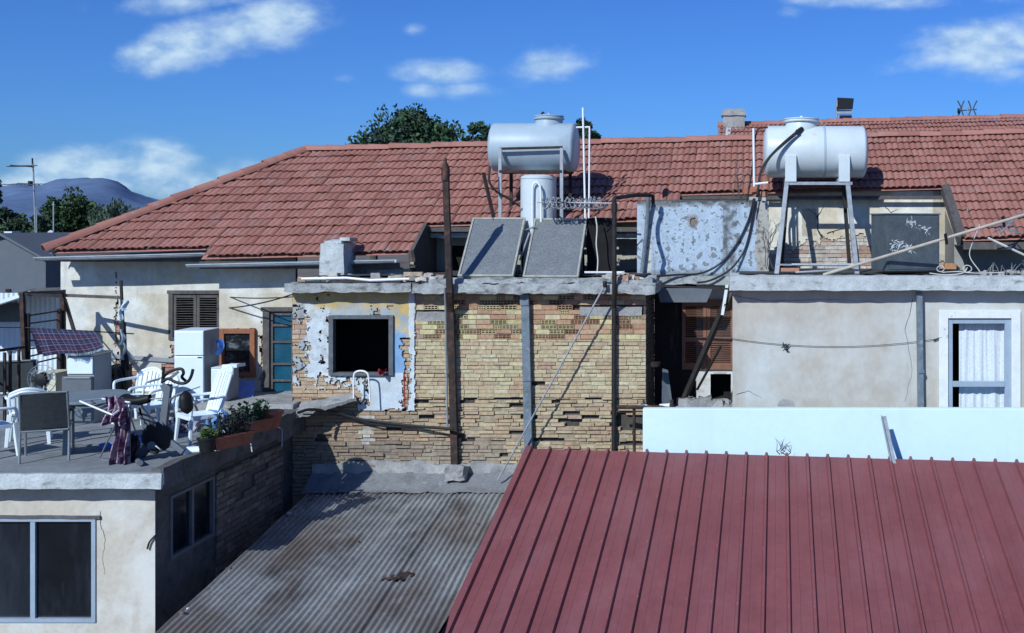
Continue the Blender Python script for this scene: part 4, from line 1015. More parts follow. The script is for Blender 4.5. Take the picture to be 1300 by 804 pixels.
# twigs
def twigs(name,base,n,h,label,spread=.25,c=rust):
    m=MB()
    for i in range(n):
        p=Vector(base)+Vector((random.uniform(-.12,.12),random.uniform(-.08,.08),0)); q=p.copy(); pts=[p.copy()]; dx=random.uniform(-spread,spread)
        hh=h*random.uniform(.5,1)
        for k in range(5): q=q+Vector((dx*hh/5+random.uniform(-.04,.04),random.uniform(-.03,.03),hh/5)); pts.append(q.copy())
        m.tube(pts,[.009,.008,.007,.006,.005,.003],5)
        for k in (2,3,4):
            e_=pts[k]+Vector((random.uniform(-.16,.16),random.uniform(-.05,.05),random.uniform(.06,.2))); m.tube([pts[k],pts[k].lerp(e_,.5)+Vector((.01,0,.02)),e_],[.005,.004,.002],4)
    return single(m,name,wood_dark,label,'dead plant')
twigs('dry_shrub',P(938,252,19.4),5,.75,'bare leafless shrub behind the blue wall left of the white pipe')
twigs('dry_shrub',P(981,342,18.9),4,1.0,'thin dry stems growing between the blue wall and the cracked wall',.15)
twigs('dry_weed',P(990,577,16.7),4,.15,'tiny dry weed at the foot of the white wall above the red roof',.6)
# rusty posts
def post(pa,pb,d,r,mat,label,name='rusty_post'):
    m=MB(); a=P(*pa,d); b=P(*pb,d); m.tube([a,b],r,10)
    return m
rt=thing('rusty_post',P(575,606,17.66),'tall rusty post with bulbous cap rising in front of the brick annex','post')
m=MB(); m.bar(P(566,225,17.55),P(571,372,17.66),.09,.09,up=(0,1,0)); m.bar(P(571,371,17.66),P(572,395,17.9),.1,.09,up=(0,1,0)); m.bar(P(572,394,17.9),P(578,606,17.93),.11,.09,up=(0,1,0)); m.build('shaft',rust,rt)
m=MB(); m.lathe([(.03,0),(.065,.02),(.07,.2),(.05,.26),(.02,.32),(.02,.38)],P(565.7,231,17.55),'z',12); m.build('cap',rust,rt,smooth=True)
m=MB(); m.tube([P(565,365,17.6),P(566,400,17.9),P(568,545,17.93)],.018,8); m.build('conduit',grey_steel,rt,smooth=True)
m=MB(); m.rough(X(566,17.64)-.02,X(588,17.64),17.7,17.98,Z(612,17.64),Z(596,17.64),cell=.05,amp=.06,freq=5); m.build('concrete_foot',concrete,rt)
vp=MB(); vp.tube([P(779,700,17.93),P(779.5,390,17.92),P(780,372,17.72),P(780,350,17.69),P(780,256,17.7)],.038,10); 
vp.tube(spline([P(780,262,17.7),P(780,252,17.7),P(786,251,17.8),P(796,249.5,18.2),P(808,248,18.5),P(826,248,18.8)],5),.034,8); vp.tube([P(824,248,18.8),P(829,249,18.9),P(829,258,18.95)],.034,8)
vp.tube([P(780,270,17.7),P(780,258,17.7)],.05,10)
single(vp,'vent_pipe',black_pipe_m,'black iron vent pipe rising beside the brick annex and bending towards the blue wall','pipe',smooth=True)
vd=MB(); vd.tube(spline([P(823,250,19.0),P(822,275,19.08),P(819,310,19.1),P(815,346,19.1)],4),.036,8); single(vd,'drop_pipe',blue_steel,'grey pipe running down the left end of the blue wall','pipe',smooth=True)
dr=thing('diagonal_pole',P(631,611,17.6),'thin metal pole leaning diagonally across the brick annex from roof to flashing','pole')
m=MB(); m.tube([P(768,362,17.68),P(632,610,17.7)],.015,8); m.build('rod',grey_steel,dr,smooth=True); m=MB(); m.lathe([(.03,-.05),(.035,0),(.03,.05)],P(768,361,17.67),'z',10); m.build('end_cap',black_plastic,dr)
sp_=MB(); sp_.tube([P(784,517,17.6),P(856,517,17.3)],.032,8); sp_.tube([P(853,517,17.3),P(853,508,17.3)],.03,8); sp_.tube([P(805,519,17.55),P(805.5,620,17.55)],.025,8); sp_.tube([P(783,523,17.7),P(805,523,17.6)],.02,8)
single(sp_,'water_pipe',rust,'rusty water pipe with a stub end at the left corner of the white wall','pipe',smooth=True)
sm=MB(); sm.tube([P(808,517,17.55),P(822,516.5,17.45)],.034,8); sm.tube([P(838,516,17.4),P(851,515,17.32)],.036,8); single(sm,'pipe_lagging',white_paint_old,'pale paint splashed sleeves on the rusty water pipe beside the white wall','pipe',smooth=True)
tp=MB(); tp.bar(P(614,221,19.2),P(628,282,19.0),.06,.03); single(tp,'dark_strut',rust,'short dark strut leaning left of the grey tank frame','strut')
tp=MB(); tp.tube(spline([P(622,212,18.9),P(621,230,18.85),P(630,243,18.9),P(645,252,19.0),P(660,262,19.1)]),.02,6); single(tp,'feed_pipe',black_pipe_m,'dark feed pipe curving from under the grey tank to the boiler','pipe',smooth=True)
# white pvc frame
wpf=MB(); wpf.tube([P(740,137,19.6),P(743.5,300,19.4)],.018,8); wpf.tube([P(748.5,162,19.6),P(747.5,300,19.4)],.016,8); wpf.tube([P(730,162,19.6),P(749,161.5,19.6)],.016,8); wpf.tube([P(735,211,19.6),P(742,211,19.6)],.02,8)
single(wpf,'overflow_pipe',white_pipe,'two tall thin white pipes joined by a crosspiece right of the grey tank','pipe',smooth=True)
# antenna boom
an=thing('tv_antenna',P(735,259,18.6),'old aerial lying horizontally in front of the boiler with tangled silver elements','antenna')
m=MB(); m.tube([P(682,257,18.7),P(786,258.5,18.5)],.014,6); m.build('boom',grey_steel,an)
m=MB()
for i in range(13):
    t=i/12; p=P(690+70*t,258,18.65); 
    for k in range(3):
        a=random.uniform(0,math.pi); r_=random.uniform(.07,.11); m.tube([p+Vector((.05*math.cos(a+j_*.7)+.01*j_,.08*math.sin(j_*1.1),r_*math.sin(a+j_*.7))) for j_ in range(8)],.009,5)
m.build('element',grey_steel,an)
m=MB()
for (a_,b_) in (((762,240),(772,262)),((768,262),(783,250)),((700,255),(755,262)),((755,275),(768,258)),((776,290),(792,270))): m.tube([P(*a_,18.6),P(*b_,18.6)],.008,5)
m.build('reflector_rod',black_pipe_m,an)
wr=MB(); wr.tube(spline([P(756,275,18.7),P(758,290,18.65),P(757,310,18.6),P(759,330,18.55),P(758,348,18.5)]),.012,6); single(wr,'hanging_wire',pale_cable,'pale wire dangling in the dark opening right of the solar panels','wire',smooth=True)
dbk=MB(); dbk.rough(X(748,19.2),X(780,19.2),18.95,19.15,Z(352,19.1),Z(277,19.1),cell=.1,amp=.02); single(dbk,'black_board',dark_room,'black board standing behind the right solar panel','board')  # plain black board in the interior colour
wpz=MB(); wpz.tube([P(742,346,18.3),P(790,346,18.4)],.018,8); single(wpz,'white_batten',white_pipe,'thin white rod lying on the roof right of the solar panels','rod')
wpz=MB(); wpz.tube([P(383,354,17.78),P(440,353,17.8),P(470,356,17.8),P(524,354,17.85)],.02,8); single(wpz,'roof_pipe',white_pipe,'white pipe lying along the edge of the annex roof above the black window','pipe',smooth=True)
rb_=MB()
for i in range(70):
    px=random.choice([random.uniform(770,815),random.uniform(500,560),random.uniform(380,520)]); d=random.uniform(17.85,18.6); p=P(px,0,d); p.z=Z(356,17.85)+.0; s_=random.uniform(.025,.09)
    rb_.rough(p.x-s_,p.x+s_,p.y-s_*.7,p.y+s_*.7,p.z-.01,p.z+s_*random.uniform(.5,1.3),cell=.06,amp=.04,freq=9,seed=i,c=random.choice([(.45,.44,.42),(.3,.28,.26),(.4,.24,.17),(.5,.45,.38)]))
o=single(rb_,'roof_rubble',brick_m,'broken mortar and brick rubble strewn over the brick annex roof edge','rubble'); o['kind']='stuff'
# dark metal cabinet
mc=thing('metal_cabinet',P(1150,343,18.5),'dark scratched metal cabinet standing on the ledge right of the white tank','cabinet')
mc.rotation_euler=(0,0,R(19))
m=MB(); m.box(-.5,.47,-.3,.3,0,.93); 
def local_build(mb,name,mat,parent,**k):
    o=mb.build(name,mat,**k); o.parent=parent; return o
local_build(m,'case',black_box_m,mc,bevel=.008)
m=MB(); m.box(-.52,.49,-.32,.31,.93,.95); local_build(m,'lid',blue_steel,mc,bevel=.005)
m=MB(); m.box(-.47,.44,-.312,-.302,.03,.9); local_build(m,'door',black_box_m,mc,bevel=.004)
m=MB()
for (x0_,z0_,x1_,z1_,n_) in ((-.2,.82,.28,.62,40),(-.45,.42,.0,.34,46)):
    for i in range(n_):
        t=random.random(); cx_=x0_+(x1_-x0_)*t; cz_=z0_+(z1_-z0_)*t*t+random.gauss(0,.04); l=random.uniform(.02,.12); a=random.gauss(.35 if n_>42 else -.5,.7); w_=random.uniform(.004,.012)
        dx,dz=math.cos(a)*l/2,math.sin(a)*l/2; m.add([(cx_-dx,-.3135,cz_-dz),(cx_+w_*.5,-.3135,cz_-w_),(cx_+dx,-.3135,cz_+dz),(cx_-w_*.5,-.3135,cz_+w_)],[(0,1,2,3)])
local_build(m,'paint_scratch',white_paint_old,mc)
lp=thing('long_pole',P(1060,343,18.0),'long pale pole slanting up across the dark cabinet towards the right edge','pole')
m=MB(); m.tube([P(1045,349,18.0),P(1400,243,17.6)],.024,8); m.build('rod',M('pale_wood_pole',(.42,.38,.32),.8,var=.2,vs=6,bump=.2),lp,smooth=True)
m=MB()
for (px,py) in ((1201,303),(1274,281)): m.bar(P(px-1,py-6,17.75),P(px+1,py+7,17.8),.03,.05)
m.build('clip',black_plastic,lp)
m=MB(); m.tube([P(1005,336,18.25),P(1088,336,18.2)],.02,8); m.tube([P(1010,346,18.0),P(1060,343,18.0),P(1072,340,18.1)],.016,6); single(m,'steel_tube',grey_steel,'steel tubes lying at the feet of the white tank legs','tube',smooth=True)
m=MB(); m.tube([P(1254,302,18.4),P(1320,333,18.2)],.02,6); single(m,'short_pole',pale_cable,'short pale stick sloping down from the right eaves','stick',smooth=True)
m=MB()
def coil(px,py,d,r,n,mb):
    c0=P(px,py,d); pts=[]
    for i in range(n*14): 
        a=i/14*2*math.pi; rr_=r*(1+.25*ns(i*.2,px,1)); pts.append(c0+Vector((rr_*math.cos(a),-.03*ns(i*.3,2,px),rr_*.8*math.sin(a)+.02)))
    mb.tube(pts,.008,5)
coil(1228,343,17.95,.07,2,m); coil(1194,343,17.95,.06,2,m)
m.tube(spline([P(1196,346,17.9),P(1215,345,17.9),P(1240,347,17.85),P(1275,346,17.85)]),.008,5); m.tube(spline([P(1244,285,18.0),P(1236,305,18.0),P(1231,325,18.0),P(1244,345,17.95)]),.009,5); m.tube(spline([P(1228,340,17.95),P(1222,347,17.9),P(1200,349,17.88),P(1180,347,17.9)]),.009,5)
single(m,'cable_tangle',pale_cable,'tangle of pale cables coiled on the ledge right of the dark cabinet','cable',smooth=True)
m=MB()
for i in range(60):
    px=random.uniform(1245,1330); d=random.uniform(17.9,18.7); p=P(px,0,d); p.z=Z(351,17.8); q=p+Vector((random.uniform(-.15,.15),random.uniform(-.08,.08),random.uniform(.03,.24)))
    if i%3: m.tube([p,p.lerp(q,.5)+Vector((0,0,.03)),q],[.008,.006,.003],4,c=(.25,.24,.22))
    else:
        s_=random.uniform(.03,.07); m.rough(p.x-s_,p.x+s_,p.y-s_,p.y+s_,p.z-.01,p.z+s_,cell=.05,amp=.04,freq=9,seed=i,c=(.33,.33,.32))
o=single(m,'ledge_litter',paper_m,'dry twigs and grey litter along the ledge under the right eaves','litter'); o['kind']='stuff'
m=MB()
for i in range(9):
    a=P(1290+random.uniform(-22,12),286+random.uniform(-10,14),18.3); b=a+Vector((random.uniform(-.3,.3),random.uniform(-.1,.1),random.uniform(-.1,.15))); m.tube([a,b],.01,5)
m.tube([P(1296,270,18.3),P(1270,296,18.3)],.014,6); single(m,'aerial_wreck',blue_steel,'bent dark aerial elements above the right eaves at the photo edge','antenna')
# satellite dishes
def dish(name,c0,r,tiltv,mat,label):
    root=thing(name,c0,label,'satellite dish'); dv=Vector(tiltv).normalized(); a=dv.orthogonal().normalized(); b=dv.cross(a)
    m=MB(); S=24; vs=[];fs=[]
    for i in range(6):
        rr_=r*i/5
        for k in range(S): an_=2*math.pi*k/S; vs.append(Vector(c0)+(a*math.cos(an_)+b*math.sin(an_))*rr_+dv*(.25*rr_*rr_/r))
    for i in range(5):
        for k in range(S): fs.append((i*S+k,i*S+(k+1)%S,(i+1)*S+(k+1)%S,(i+1)*S+k))
    m.add(vs,fs); m.build('reflector',mat,root,smooth=True,ang=180)
    m=MB(); m.tube([Vector(c0)-dv*.02,Vector(c0)-Vector((0,-.08,.5*r+.4))],.02*max(1,r/.4),6); m.build('mast',grey_steel,root)
    m=MB(); m.tube([Vector(c0)-b*r*.9,Vector(c0)+dv*r*.9-b*.2*r],.012*max(1,r/.4),5); m.build('feed_arm',grey_steel,root)
dish('satellite_dish',P(845,251,20.2),.17,(.9,-.5,.2),dish_dark,'small dark satellite dish peeping over the left of the blue wall')
dish('satellite_dish',P(64.5,302,30),.2,(-.5,-.85,.25),dish_m,'pale satellite dish at the left tip of the tiled roof')
dish('satellite_dish',P(532,193,24.0),.09,(-.3,-.9,.3),dish_m,'tiny white dish just over the ridge in front of the dark tree')

# wires on facades
m=MB(); m.tube(sag(P(929,430,17.97),P(1192,430,17.97),.13),.0045,5); m.tube(sag(P(1185,432,17.96),P(1196,428,17.96),.0),.012,5); single(m,'facade_cable',black_cable,'thin cable strung across the smooth right hand facade','cable')
m=MB()
for i in range(14): p=P(997+random.uniform(-3,4),441+random.uniform(-3,4),17.95); m.tube([p,p+Vector((random.uniform(-.05,.05),random.uniform(-.03,.03),random.uniform(-.05,.05)))],.008,4)
single(m,'cable_knot',black_cable,'small knot of cable ends on the right hand facade','cable knot')
m=MB(); m.tube(sag(P(276,376,19.3),P(372,377,18.0),.03),.01,5); m.tube(sag(P(275,392,19.3),P(371,374,18.0),.05),.012,5); single(m,'wall_cable',black_cable,'two cables running from the shuttered window to the brick annex','cable')
m=MB(); m.tube(spline([P(378,524,17.3),P(395,520,17.5),P(425,524,17.8),P(455,532,17.9),P(490,537,17.9),P(525,541,17.9),P(575,545,17.75)]),.024,8); m.tube(spline([P(385,526,17.4),P(430,528,17.85),P(480,540,17.9),P(520,543,17.92)]),.012,6)
single(m,'black_hose',black_cable,'black hose sagging across the lower brickwork under the painted plaster','hose',smooth=True)
hp=MB(); hp.tube(spline([P(449,506,17.75),P(449,480,17.75),P(451,473,17.75),P(458,471,17.75),P(465,473,17.75),P(468,480,17.75),P(470,510,17.75)],6),.014,8); single(hp,'bent_rail',white_pipe,'white bent tube rail sticking up under the black window','rail',smooth=True)
m=MB(); m.tube([P(513,472,17.92),P(514,518,17.92)],.010,6); m.tube([P(513,478,17.91),P(513.2,482,17.91)],.018,6); single(m,'red_rod',red_m,'thin red rod fixed to the white plaster right of the black window','rod')
m=MB(); c0=P(485,474,17.85)
m.grid(lambda u,v: c0+Vector(((u-.5)*.13*(1-.6*v),-.04*math.sin(u*5+v*3),-.1*v+.06+.02*math.sin(u*7))),8,8); single(m,'red_rag',red_m,'dark red rag caught on the sill of the black window','rag',smooth=True)

# ================================================================== REAR HOUSE, FAR THINGS
rear=thing('rear_tiled_house',(5,27.5,0),'second house behind with a smaller tiled roof showing above the main ridge','house')
def rorg2(x): return Vector((x,27.5,E+2.45+.026*(x+.7)))
r2=MB(); tile_roof(r2,-.75,11,14,rorg2,(0,-.29,-.29*.42),lambda x:14,tw=.22,hseed=5)
r2.face([(-.7,27.5,E+2.42),(11,27.5,E+2.7),(11,31.5,E+.9),(-.7,31.5,E+.9)]); r2.face([(-.7,23.4,E+.72),(11,23.4,E+1),(11,27.5,E+2.68),(-.7,27.5,E+2.4)]); r2.build('tiled_roof',tile_far_m,rear,smooth=True,ang=50)
m=MB(); caps_along(m,rorg2(-.75)+Vector((0,0,.03)),rorg2(11)+Vector((0,0,.03)),r=.1,seed=8); m.build('ridge_cap',tile_far_m,rear,smooth=True)
m=MB(); m.rough(-.62,-.1,27.2,27.7,E+2.3,E+2.85,cell=.1,amp=.015); m.rough(-.66,-.06,27.16,27.74,E+2.68,E+2.78,cell=.1,amp=.015); m.build('chimney',concrete,rear)
m=MB(); m.bar((-.48,27.3,E+2.4),(-.56,23.4,E+.78),.12,.06); m.build('verge_trim',concrete_pale,rear)
m=MB(); m.box(-.6,11,23.9,31,0,E+.75); m.add([(-.62,23.5,E+.7),(-.62,31.4,E+.75),(-.62,27.5,E+2.4)],[(0,1,2)]); m.build('wall',plaster,rear)
fl=thing('floodlight',P(1062,160,28),'square floodlight on a short mast above the far tiled roof','floodlight')
m=MB(); m.tube([P(1062,175,28),P(1062.5,128,28)],.025,6); m.build('mast',grey_steel,fl)
m=MB(); m.add([P(1063,124,28.2),P(1084,125,28.2),P(1082.5,139,27.9),P(1062,139.5,27.9),P(1063,124.5,28.35),P(1084,125.5,28.35),P(1082.5,139,28.05),P(1062,139.5,28.05)],[(3,2,1,0),(4,5,6,7),(0,1,5,4),(1,2,6,5),(2,3,7,6),(3,0,4,7)]); m.build('lamp_head',black_plastic,fl)
m=MB(); m.box(X(1063,28),X(1081,28),27.95,28.1,Z(145,28),Z(140,28)); m.build('control_box',grey_steel,fl)
m=MB(); m.box(X(1066,28.3),X(1081,28.3),28.2,28.5,Z(165,28.3),Z(147,28.3)); m.build('base_plate',enamel_side,fl)
fa_=thing('far_antenna',P(1228,155,28.5),'small aerial with curved elements on the far roof at upper right','antenna')
m=MB(); m.tube([P(1228,165,28.5),P(1228.5,135,28.5)],.02,6); m.build('mast',grey_steel,fa_)
m=MB()
for (px,a) in ((1218,8),(1222,-6),(1231,6),(1238,-8)):
    m.tube(spline([P(px-a*.3,128,28.5),P(px+a*.2,136,28.5),P(px+a*.15,141,28.5),P(px-a*.3,149,28.5)],4),.018,5)
m.tube([P(1216,141,28.5),P(1240,139,28.5)],.015,5); m.build('element',dish_dark,fa_)
m=MB(); m.lathe([(.02,-.03),(.07,-.02),(.07,.02),(.02,.03)],P(1217,141,28.4),'x',12); m.build('dipole',black_plastic,fa_)
m=MB(); m.rough(X(1102,29),X(1148,29),28.9,29.2,Z(158,29),Z(152.5,29),cell=.15,amp=.01); m.box(X(1101,29),X(1103,29),28.9,29.2,Z(158,29),Z(150,29)); single(m,'roof_vent',concrete_pale,'low white coping box on the far ridge right of the floodlight','roof box')

# trees
def tree(name,base,h,crown_c,crown_r,nclump,leaf,label,pal,group=None,droop=0,per=70):
    base=Vector(base); root=thing(name,base,label,'tree',group); cc=base+Vector((0,0,crown_c))
    t=MB(); top=cc+Vector((0,0,crown_r[2]*.2)); t.tube([base,base.lerp(top,.4)+Vector((.05,0,0)),base.lerp(top,.75)+Vector((-.05,.05,0)),top],[h*.028,h*.022,h*.016,h*.006],8)
    cl=[]
    for i in range(nclump):
        while True:
            p=Vector((random.uniform(-1,1),random.uniform(-1,1),random.uniform(-1,1)))
            if p.length<1 and p.length>.35: break
        wv=1+.28*mn.noise(p*1.7+Vector((base.x,0,h)))
        p=Vector((p.x*crown_r[0]*wv,p.y*crown_r[1]*wv,p.z*crown_r[2]*wv))+cc; cl.append(p)
    for p in cl[:14]:
        s_=base.lerp(top,random.uniform(.55,.95)); t.tube([s_,s_.lerp(p,.55)+Vector((0,0,.1)),p],[h*.01,h*.006,h*.003],5)
    t.build('trunk',trunk_m,root,smooth=True)
    c=MB()
    for p in cl:
        sh_=random.uniform(.6,1.35); cr=random.uniform(.16,.34)*min(crown_r[0],crown_r[2])*1.1
        base_c=random.choice(pal)
        for k in range(per):
            while True:
                o=Vector((random.uniform(-1,1),random.uniform(-1,1),random.uniform(-.8,.8)))
                if o.length<1: break
            q=p+o*cr; 
            n=Vector((random.uniform(-1,1),random.uniform(-1,1),random.uniform(-.2,1))).normalized(); a=n.orthogonal().normalized(); a=Matrix.Rotation(random.uniform(0,6.28),3,n)@a; b=n.cross(a)
            if droop: a=(a*.5+Vector((0,0,-droop))).normalized(); b=n.cross(a).normalized()
            l=leaf*random.uniform(.6,1.3); w_=l*(.5 if not droop else .22); kk=sh_*random.uniform(.7,1.25)
            c.face([q-a*l*.5,q+b*w_*.5,q+a*l*.5,q-b*w_*.5],tuple(x*kk for x in base_c))
    c.build('crown',leaf_m,root)
    return root
G1=[(.035,.07,.028),(.045,.085,.035),(.028,.055,.026)]; G2=[(.03,.075,.03),(.025,.06,.035),(.05,.09,.04)]; G3=[(.06,.095,.06),(.05,.085,.055)]
def gtree(px,d): return (X(px,d),d,0)
tree('broadleaf_tree',gtree(524,48),10.7,8.8,(2.3,2.0,2.1),230,.24,'dark bushy tree rising behind the ridge left of the grey tank',G2)
tree('broadleaf_tree',gtree(474,50),9.1,8.5,(1.0,1.2,1.1),45,.24,'low dark tree crown at the left foot of the bushy ridge tree',G2)
tree('broadleaf_tree',gtree(607,50),10.3,9.1,(.8,1.2,1.6),60,.22,'small rounded tree just left of the grey water tank',G2)
tree('broadleaf_tree',gtree(739,50),10.5,9.4,(.8,1.0,1.5),70,.22,'narrow dark tree behind the white pipes right of the grey tank',G2)
tree('pine_tree',gtree(92,100),8.9,6.0,(2.35,2.3,2.7),110,.42,'dense dark green pine standing before the mountain',[(.03,.07,.02),(.04,.085,.022),(.022,.05,.018)])
tree('feathery_tree',gtree(148,90),8.3,6.0,(1.7,1.7,1.9),70,.5,'loose grey green feathery tree right of the dense pine',G3,droop=.7,per=45)
tree('feathery_tree',gtree(182,95),7.4,5.8,(.9,1,.9),26,.45,'small feathery tuft of a tree near the hip of the tiled roof',G3,droop=.7,per=40)
tree('broadleaf_tree',gtree(12,90),7.2,5.3,(1.6,1.5,1.8),60,.4,'dark tree behind the grey house at the far left',G1)
tree('broadleaf_tree',gtree(-24,60),9.4,8.0,(.95,1.0,1.1),34,.26,'tree with leaf sprays entering at the left edge beside the aerial',G1)
tree('broadleaf_tree',gtree(52,80),7.0,4.9,(1.2,1.2,1.6),45,.36,'low green tree behind the aerial mast',G1)
tree('shrub',(X(66,26),26,0),5.2,4.3,(.35,.6,1.1),30,.14,'green shrub in the gap between the grey house and the cream wall',G1)

# far-left aerial
at_=thing('aerial_mast',P(45,330,26),'tall lattice television mast with two horizontal aerials at far left','antenna')
m=MB(); m.tube([P(46.5,335,26),P(42,208,26)],.018,8); m.tube([P(48,335,26),P(46,262,26)],.012,6); m.build('mast',grey_steel,at_)
for (y,x0_,x1_,n) in ((211,13,43,14),(234,8,50,9)):
    m=MB(); m.tube([P(x0_,y-(1 if y<220 else 0),26),P(x1_,y+1,26)],.014,6)
    for i in range(n): 
        p=P(x0_+1+(x1_-x0_-2)*i/(n-1),y,26); l=.16 if y<220 else .28; m.tube([p+Vector((0,-l,-.02)),p+Vector((0,l,.02))],.008,4)
    m.build('aerial',rust if y<220 else grey_steel,at_)
m=MB(); m.tube([P(41,201,26),P(41.5,214,26)],.02,6); m.box(X(37,26),X(40,26),25.95,26.05,Z(236,26),Z(230,26)); m.build('bracket',black_plastic,at_)
m=MB(); m.tube([P(68,300,30),P(68,256,30)],.02,6); m.tube([P(66,260,30),P(69.5,260,30)],.015,5); single(m,'thin_mast',grey_steel,'thin bare mast in front of the dense pine','mast')
# grey house
gh=thing('grey_house',(-18,24,0),'dark grey gabled house wall at the far left behind the carport','house')
m=MB(); dg=24.0
m.add([Vector((X(-300,dg),dg,0)),Vector((X(58,dg),dg,0)),P(58,330,dg),P(2,298,dg),P(-120,330,dg),Vector((X(-300,dg),dg,Z(360,dg)))],[(0,1,2,3,4,5)])
m.add([Vector((X(58,dg),dg,0)),Vector((X(58,dg),29,0)),Vector((X(58,dg),29,P(58,330,dg).z)),P(58,330,dg)],[(0,1,2,3)])
m.build('wall',grey_house_m,gh)
m=MB(); m.bar(P(60,330,dg-.05),P(2,297,dg-.05),.15,.05); m.bar(P(2,297,dg-.05),P(-120,330,dg-.05),.15,.05); m.add([P(60,329,dg),P(2,296,dg),P(2,296,dg)+Vector((0,5,0)),P(60,329,dg)+Vector((0,5,0))],[(0,1,2,3)]); m.build('roof',grey_house_m,gh)
m=MB(); m.box(X(8,dg),X(14,dg),dg-.03,dg,Z(374,dg),Z(367,dg)); m.build('vent',black_plastic,gh)
m=MB(); m.box(X(5,25),X(15,25),25,25.3,Z(305,25),Z(294,25)); m.build('chimney_pot',white_enamel,gh)
m=MB()
for i in range(7): m.bar(P(18+i*5,299+i*1.2,26),P(28+i*4,316,25.6),.05,.02)
single(m,'slatted_lean_to',concrete,'small weathered slatted roof behind the grey gable and the aerial mast','roof')
# white shed / carport
wsd=thing('white_shed',(-15.5,21.5,0),'white corrugated sheet wall with a slanted pale fascia at far left','shed')
m=MB()
m.grid(lambda u,v: Vector((X(-150,21.5)+(X(77,21.5)-X(-150,21.5))*u,21.5+.015*math.sin(u*230),1.5+(Z(372,21.5)-1.5)*v)),320,1); m.build('sheet_wall',white_sheet_m,wsd)
m=MB(); m.bar(P(-60,404,20.6),P(42,371,20.6),.06,.16,up=(0,1,0)); m.build('fascia',white_sheet_m,wsd)
m=MB(); m.add([P(-60,404,20.6),P(42,371,20.6),P(80,369,20.6),P(80,365,21.6),P(42,366,21.6),P(-60,398,21.6)],[(0,1,2,3,4,5)]); m.build('roof',dark_cement,wsd)
m=MB(); m.box(X(-20,21.4),X(24,21.4),21.42,21.48,Z(409,21.4),Z(386,21.4)); m.build('dark_window',grey_house_m,wsd)
m=MB(); m.box(X(-60,21.4),X(26,21.4),21.40,21.47,Z(482,21.4),Z(465,21.4)); m.build('brown_band',M('brown_panel',(.24,.085,.05),.8,var=.3,bump=.2),wsd)
# pergola frame
pg=thing('pergola_frame',FL(31,520),'rusty steel frame with rungs standing at the left of the terrace','frame')
m=MB(); m.bar(P(28,372,17.6),P(33,505,17.6),.06,.06); m.bar(P(35,398,17.65),P(36,505,17.65),.055,.05); m.build('post',rust,pg)
m=MB(); m.bar(P(80,368,18.9),P(81,512,18.9),.06,.06); m.bar(P(75,392,18.8),P(75.5,512,18.8),.06,.05); m.build('post',rust,pg)
m=MB(); m.bar(P(26,373,17.6),P(80,371,18.9),.07,.06); m.bar(P(80,375,18.9),P(154,378,18.6),.04,.05); m.bar(P(82,380,18.9),P(94,420,19.2),.05,.04); m.bar(P(28,374,17.6),P(78,376,18.0),.06,.05); m.build('top_rail',wood_dark,pg)
m=MB()
for (ya,yb) in ((401,395),(411,406),(422,420),(433,428),(443,439),(453,444),(463,454),(481,476),(491,487)): m.tube([P(36,ya,17.65),P(74,yb,18.8)],.014,6)
m.build('rung',rust,pg)
rl=thing('terrace_railing',FL(0,540),'dark metal balustrade at the left end of the terrace','railing')
m=MB(); m.bar(P(-60,453,16.2),P(30,441,17.4),.045,.04); m.build('handrail',rust,rl)
for (px,d) in ((-10,16.8),(6,16.95),(13,17.05),(24,17.2)):
    m=MB(); m.bar(P(px,452-(px+10)*.27,d),Vector((X(px,d),d,TZ)),.035,.03); m.build('baluster',rust,rl)
m=MB(); m.tube(sag(P(-60,413,17.0),P(30,416,17.6),.01),.008,5); m.tube([P(30,416,17.6),P(120,421,17.4),P(170,424,17.9)],.010,6); m.tube([P(80,372,18.9),P(35,374,17.6)],.008,5)
single(m,'clothesline',black_cable,'taut line carrying the plaid blanket between the frame and the ragged post','clothesline')
# ragged post
rg=thing('ragged_post',FL(158,527),'dark post with pale rags tied near its top on the terrace','post')
m=MB(); m.bar(P(153.5,356,17.6),P(157,430,17.6),.035,.035); m.bar(P(155.5,410,17.6),P(160,520,17.6),.07,.07); m.build('shaft',black_pipe_m,rg)
for (px,py,w_,h_,mt_) in ((158,388,9,13,rag_m),(153,398,6,18,rag_m),(155,428,4,20,rag_m),(157,446,3,22,rag_m)):
    m=MB(); c0=P(px,py,17.53); ww=w_*17.5/F; hh=h_*17.5/F
    m.grid(lambda u,v: c0+Vector(((u-.5)*ww*(1-.3*v)+.02*math.sin(v*6+px),.03*math.sin(u*6+v*4),hh*.5-hh*v)),8,10); m.build('rag',mt_,rg,smooth=True,ang=180)
m=MB(); m.tube([P(152,470,17.5),P(163,512,17.5)],.03,6); m.bar(P(160,450,17.55),P(163,470,17.55),.05,.03); m.build('bracket',black_plastic,rg)
# plaid blanket
bl=MB()
def bfn(u,v):
    top=P(39,416.5,17.0).lerp(P(119,420,17.0),u); bot=P(55,453,16.75).lerp(P(134,440.5,16.8),u)
    p=top.lerp(bot,v)
    p.z-=.025*math.sin(math.pi*u)*(v) ; p.z += .02*math.sin(u*math.pi*2)*v
    p.y+=.03*math.sin(u*15+v*3)*v+.02*math.sin(u*31)*v
    return p
bl.grid(bfn,60,20,uv=True)
def bfn2(u,v):
    top=P(38.5,416.5,17.02).lerp(P(119,420,17.02),u); bot=P(48,450,17.25).lerp(P(122,437,17.2),u); p=top.lerp(bot,v); p.y+=.02*math.sin(u*12)*v; return p
bl.grid(bfn2,50,14,uv=True)
single(bl,'plaid_blanket',plaid_m,'navy and maroon plaid blanket hanging over the clothesline','blanket',smooth=True,ang=180,weld=True)
fr_=MB()
for i in range(40):
    p=bfn(.35+.65*i/40,1); fr_.tube([p,p+Vector((random.uniform(-.01,.01),0,-.035))],.004,4)
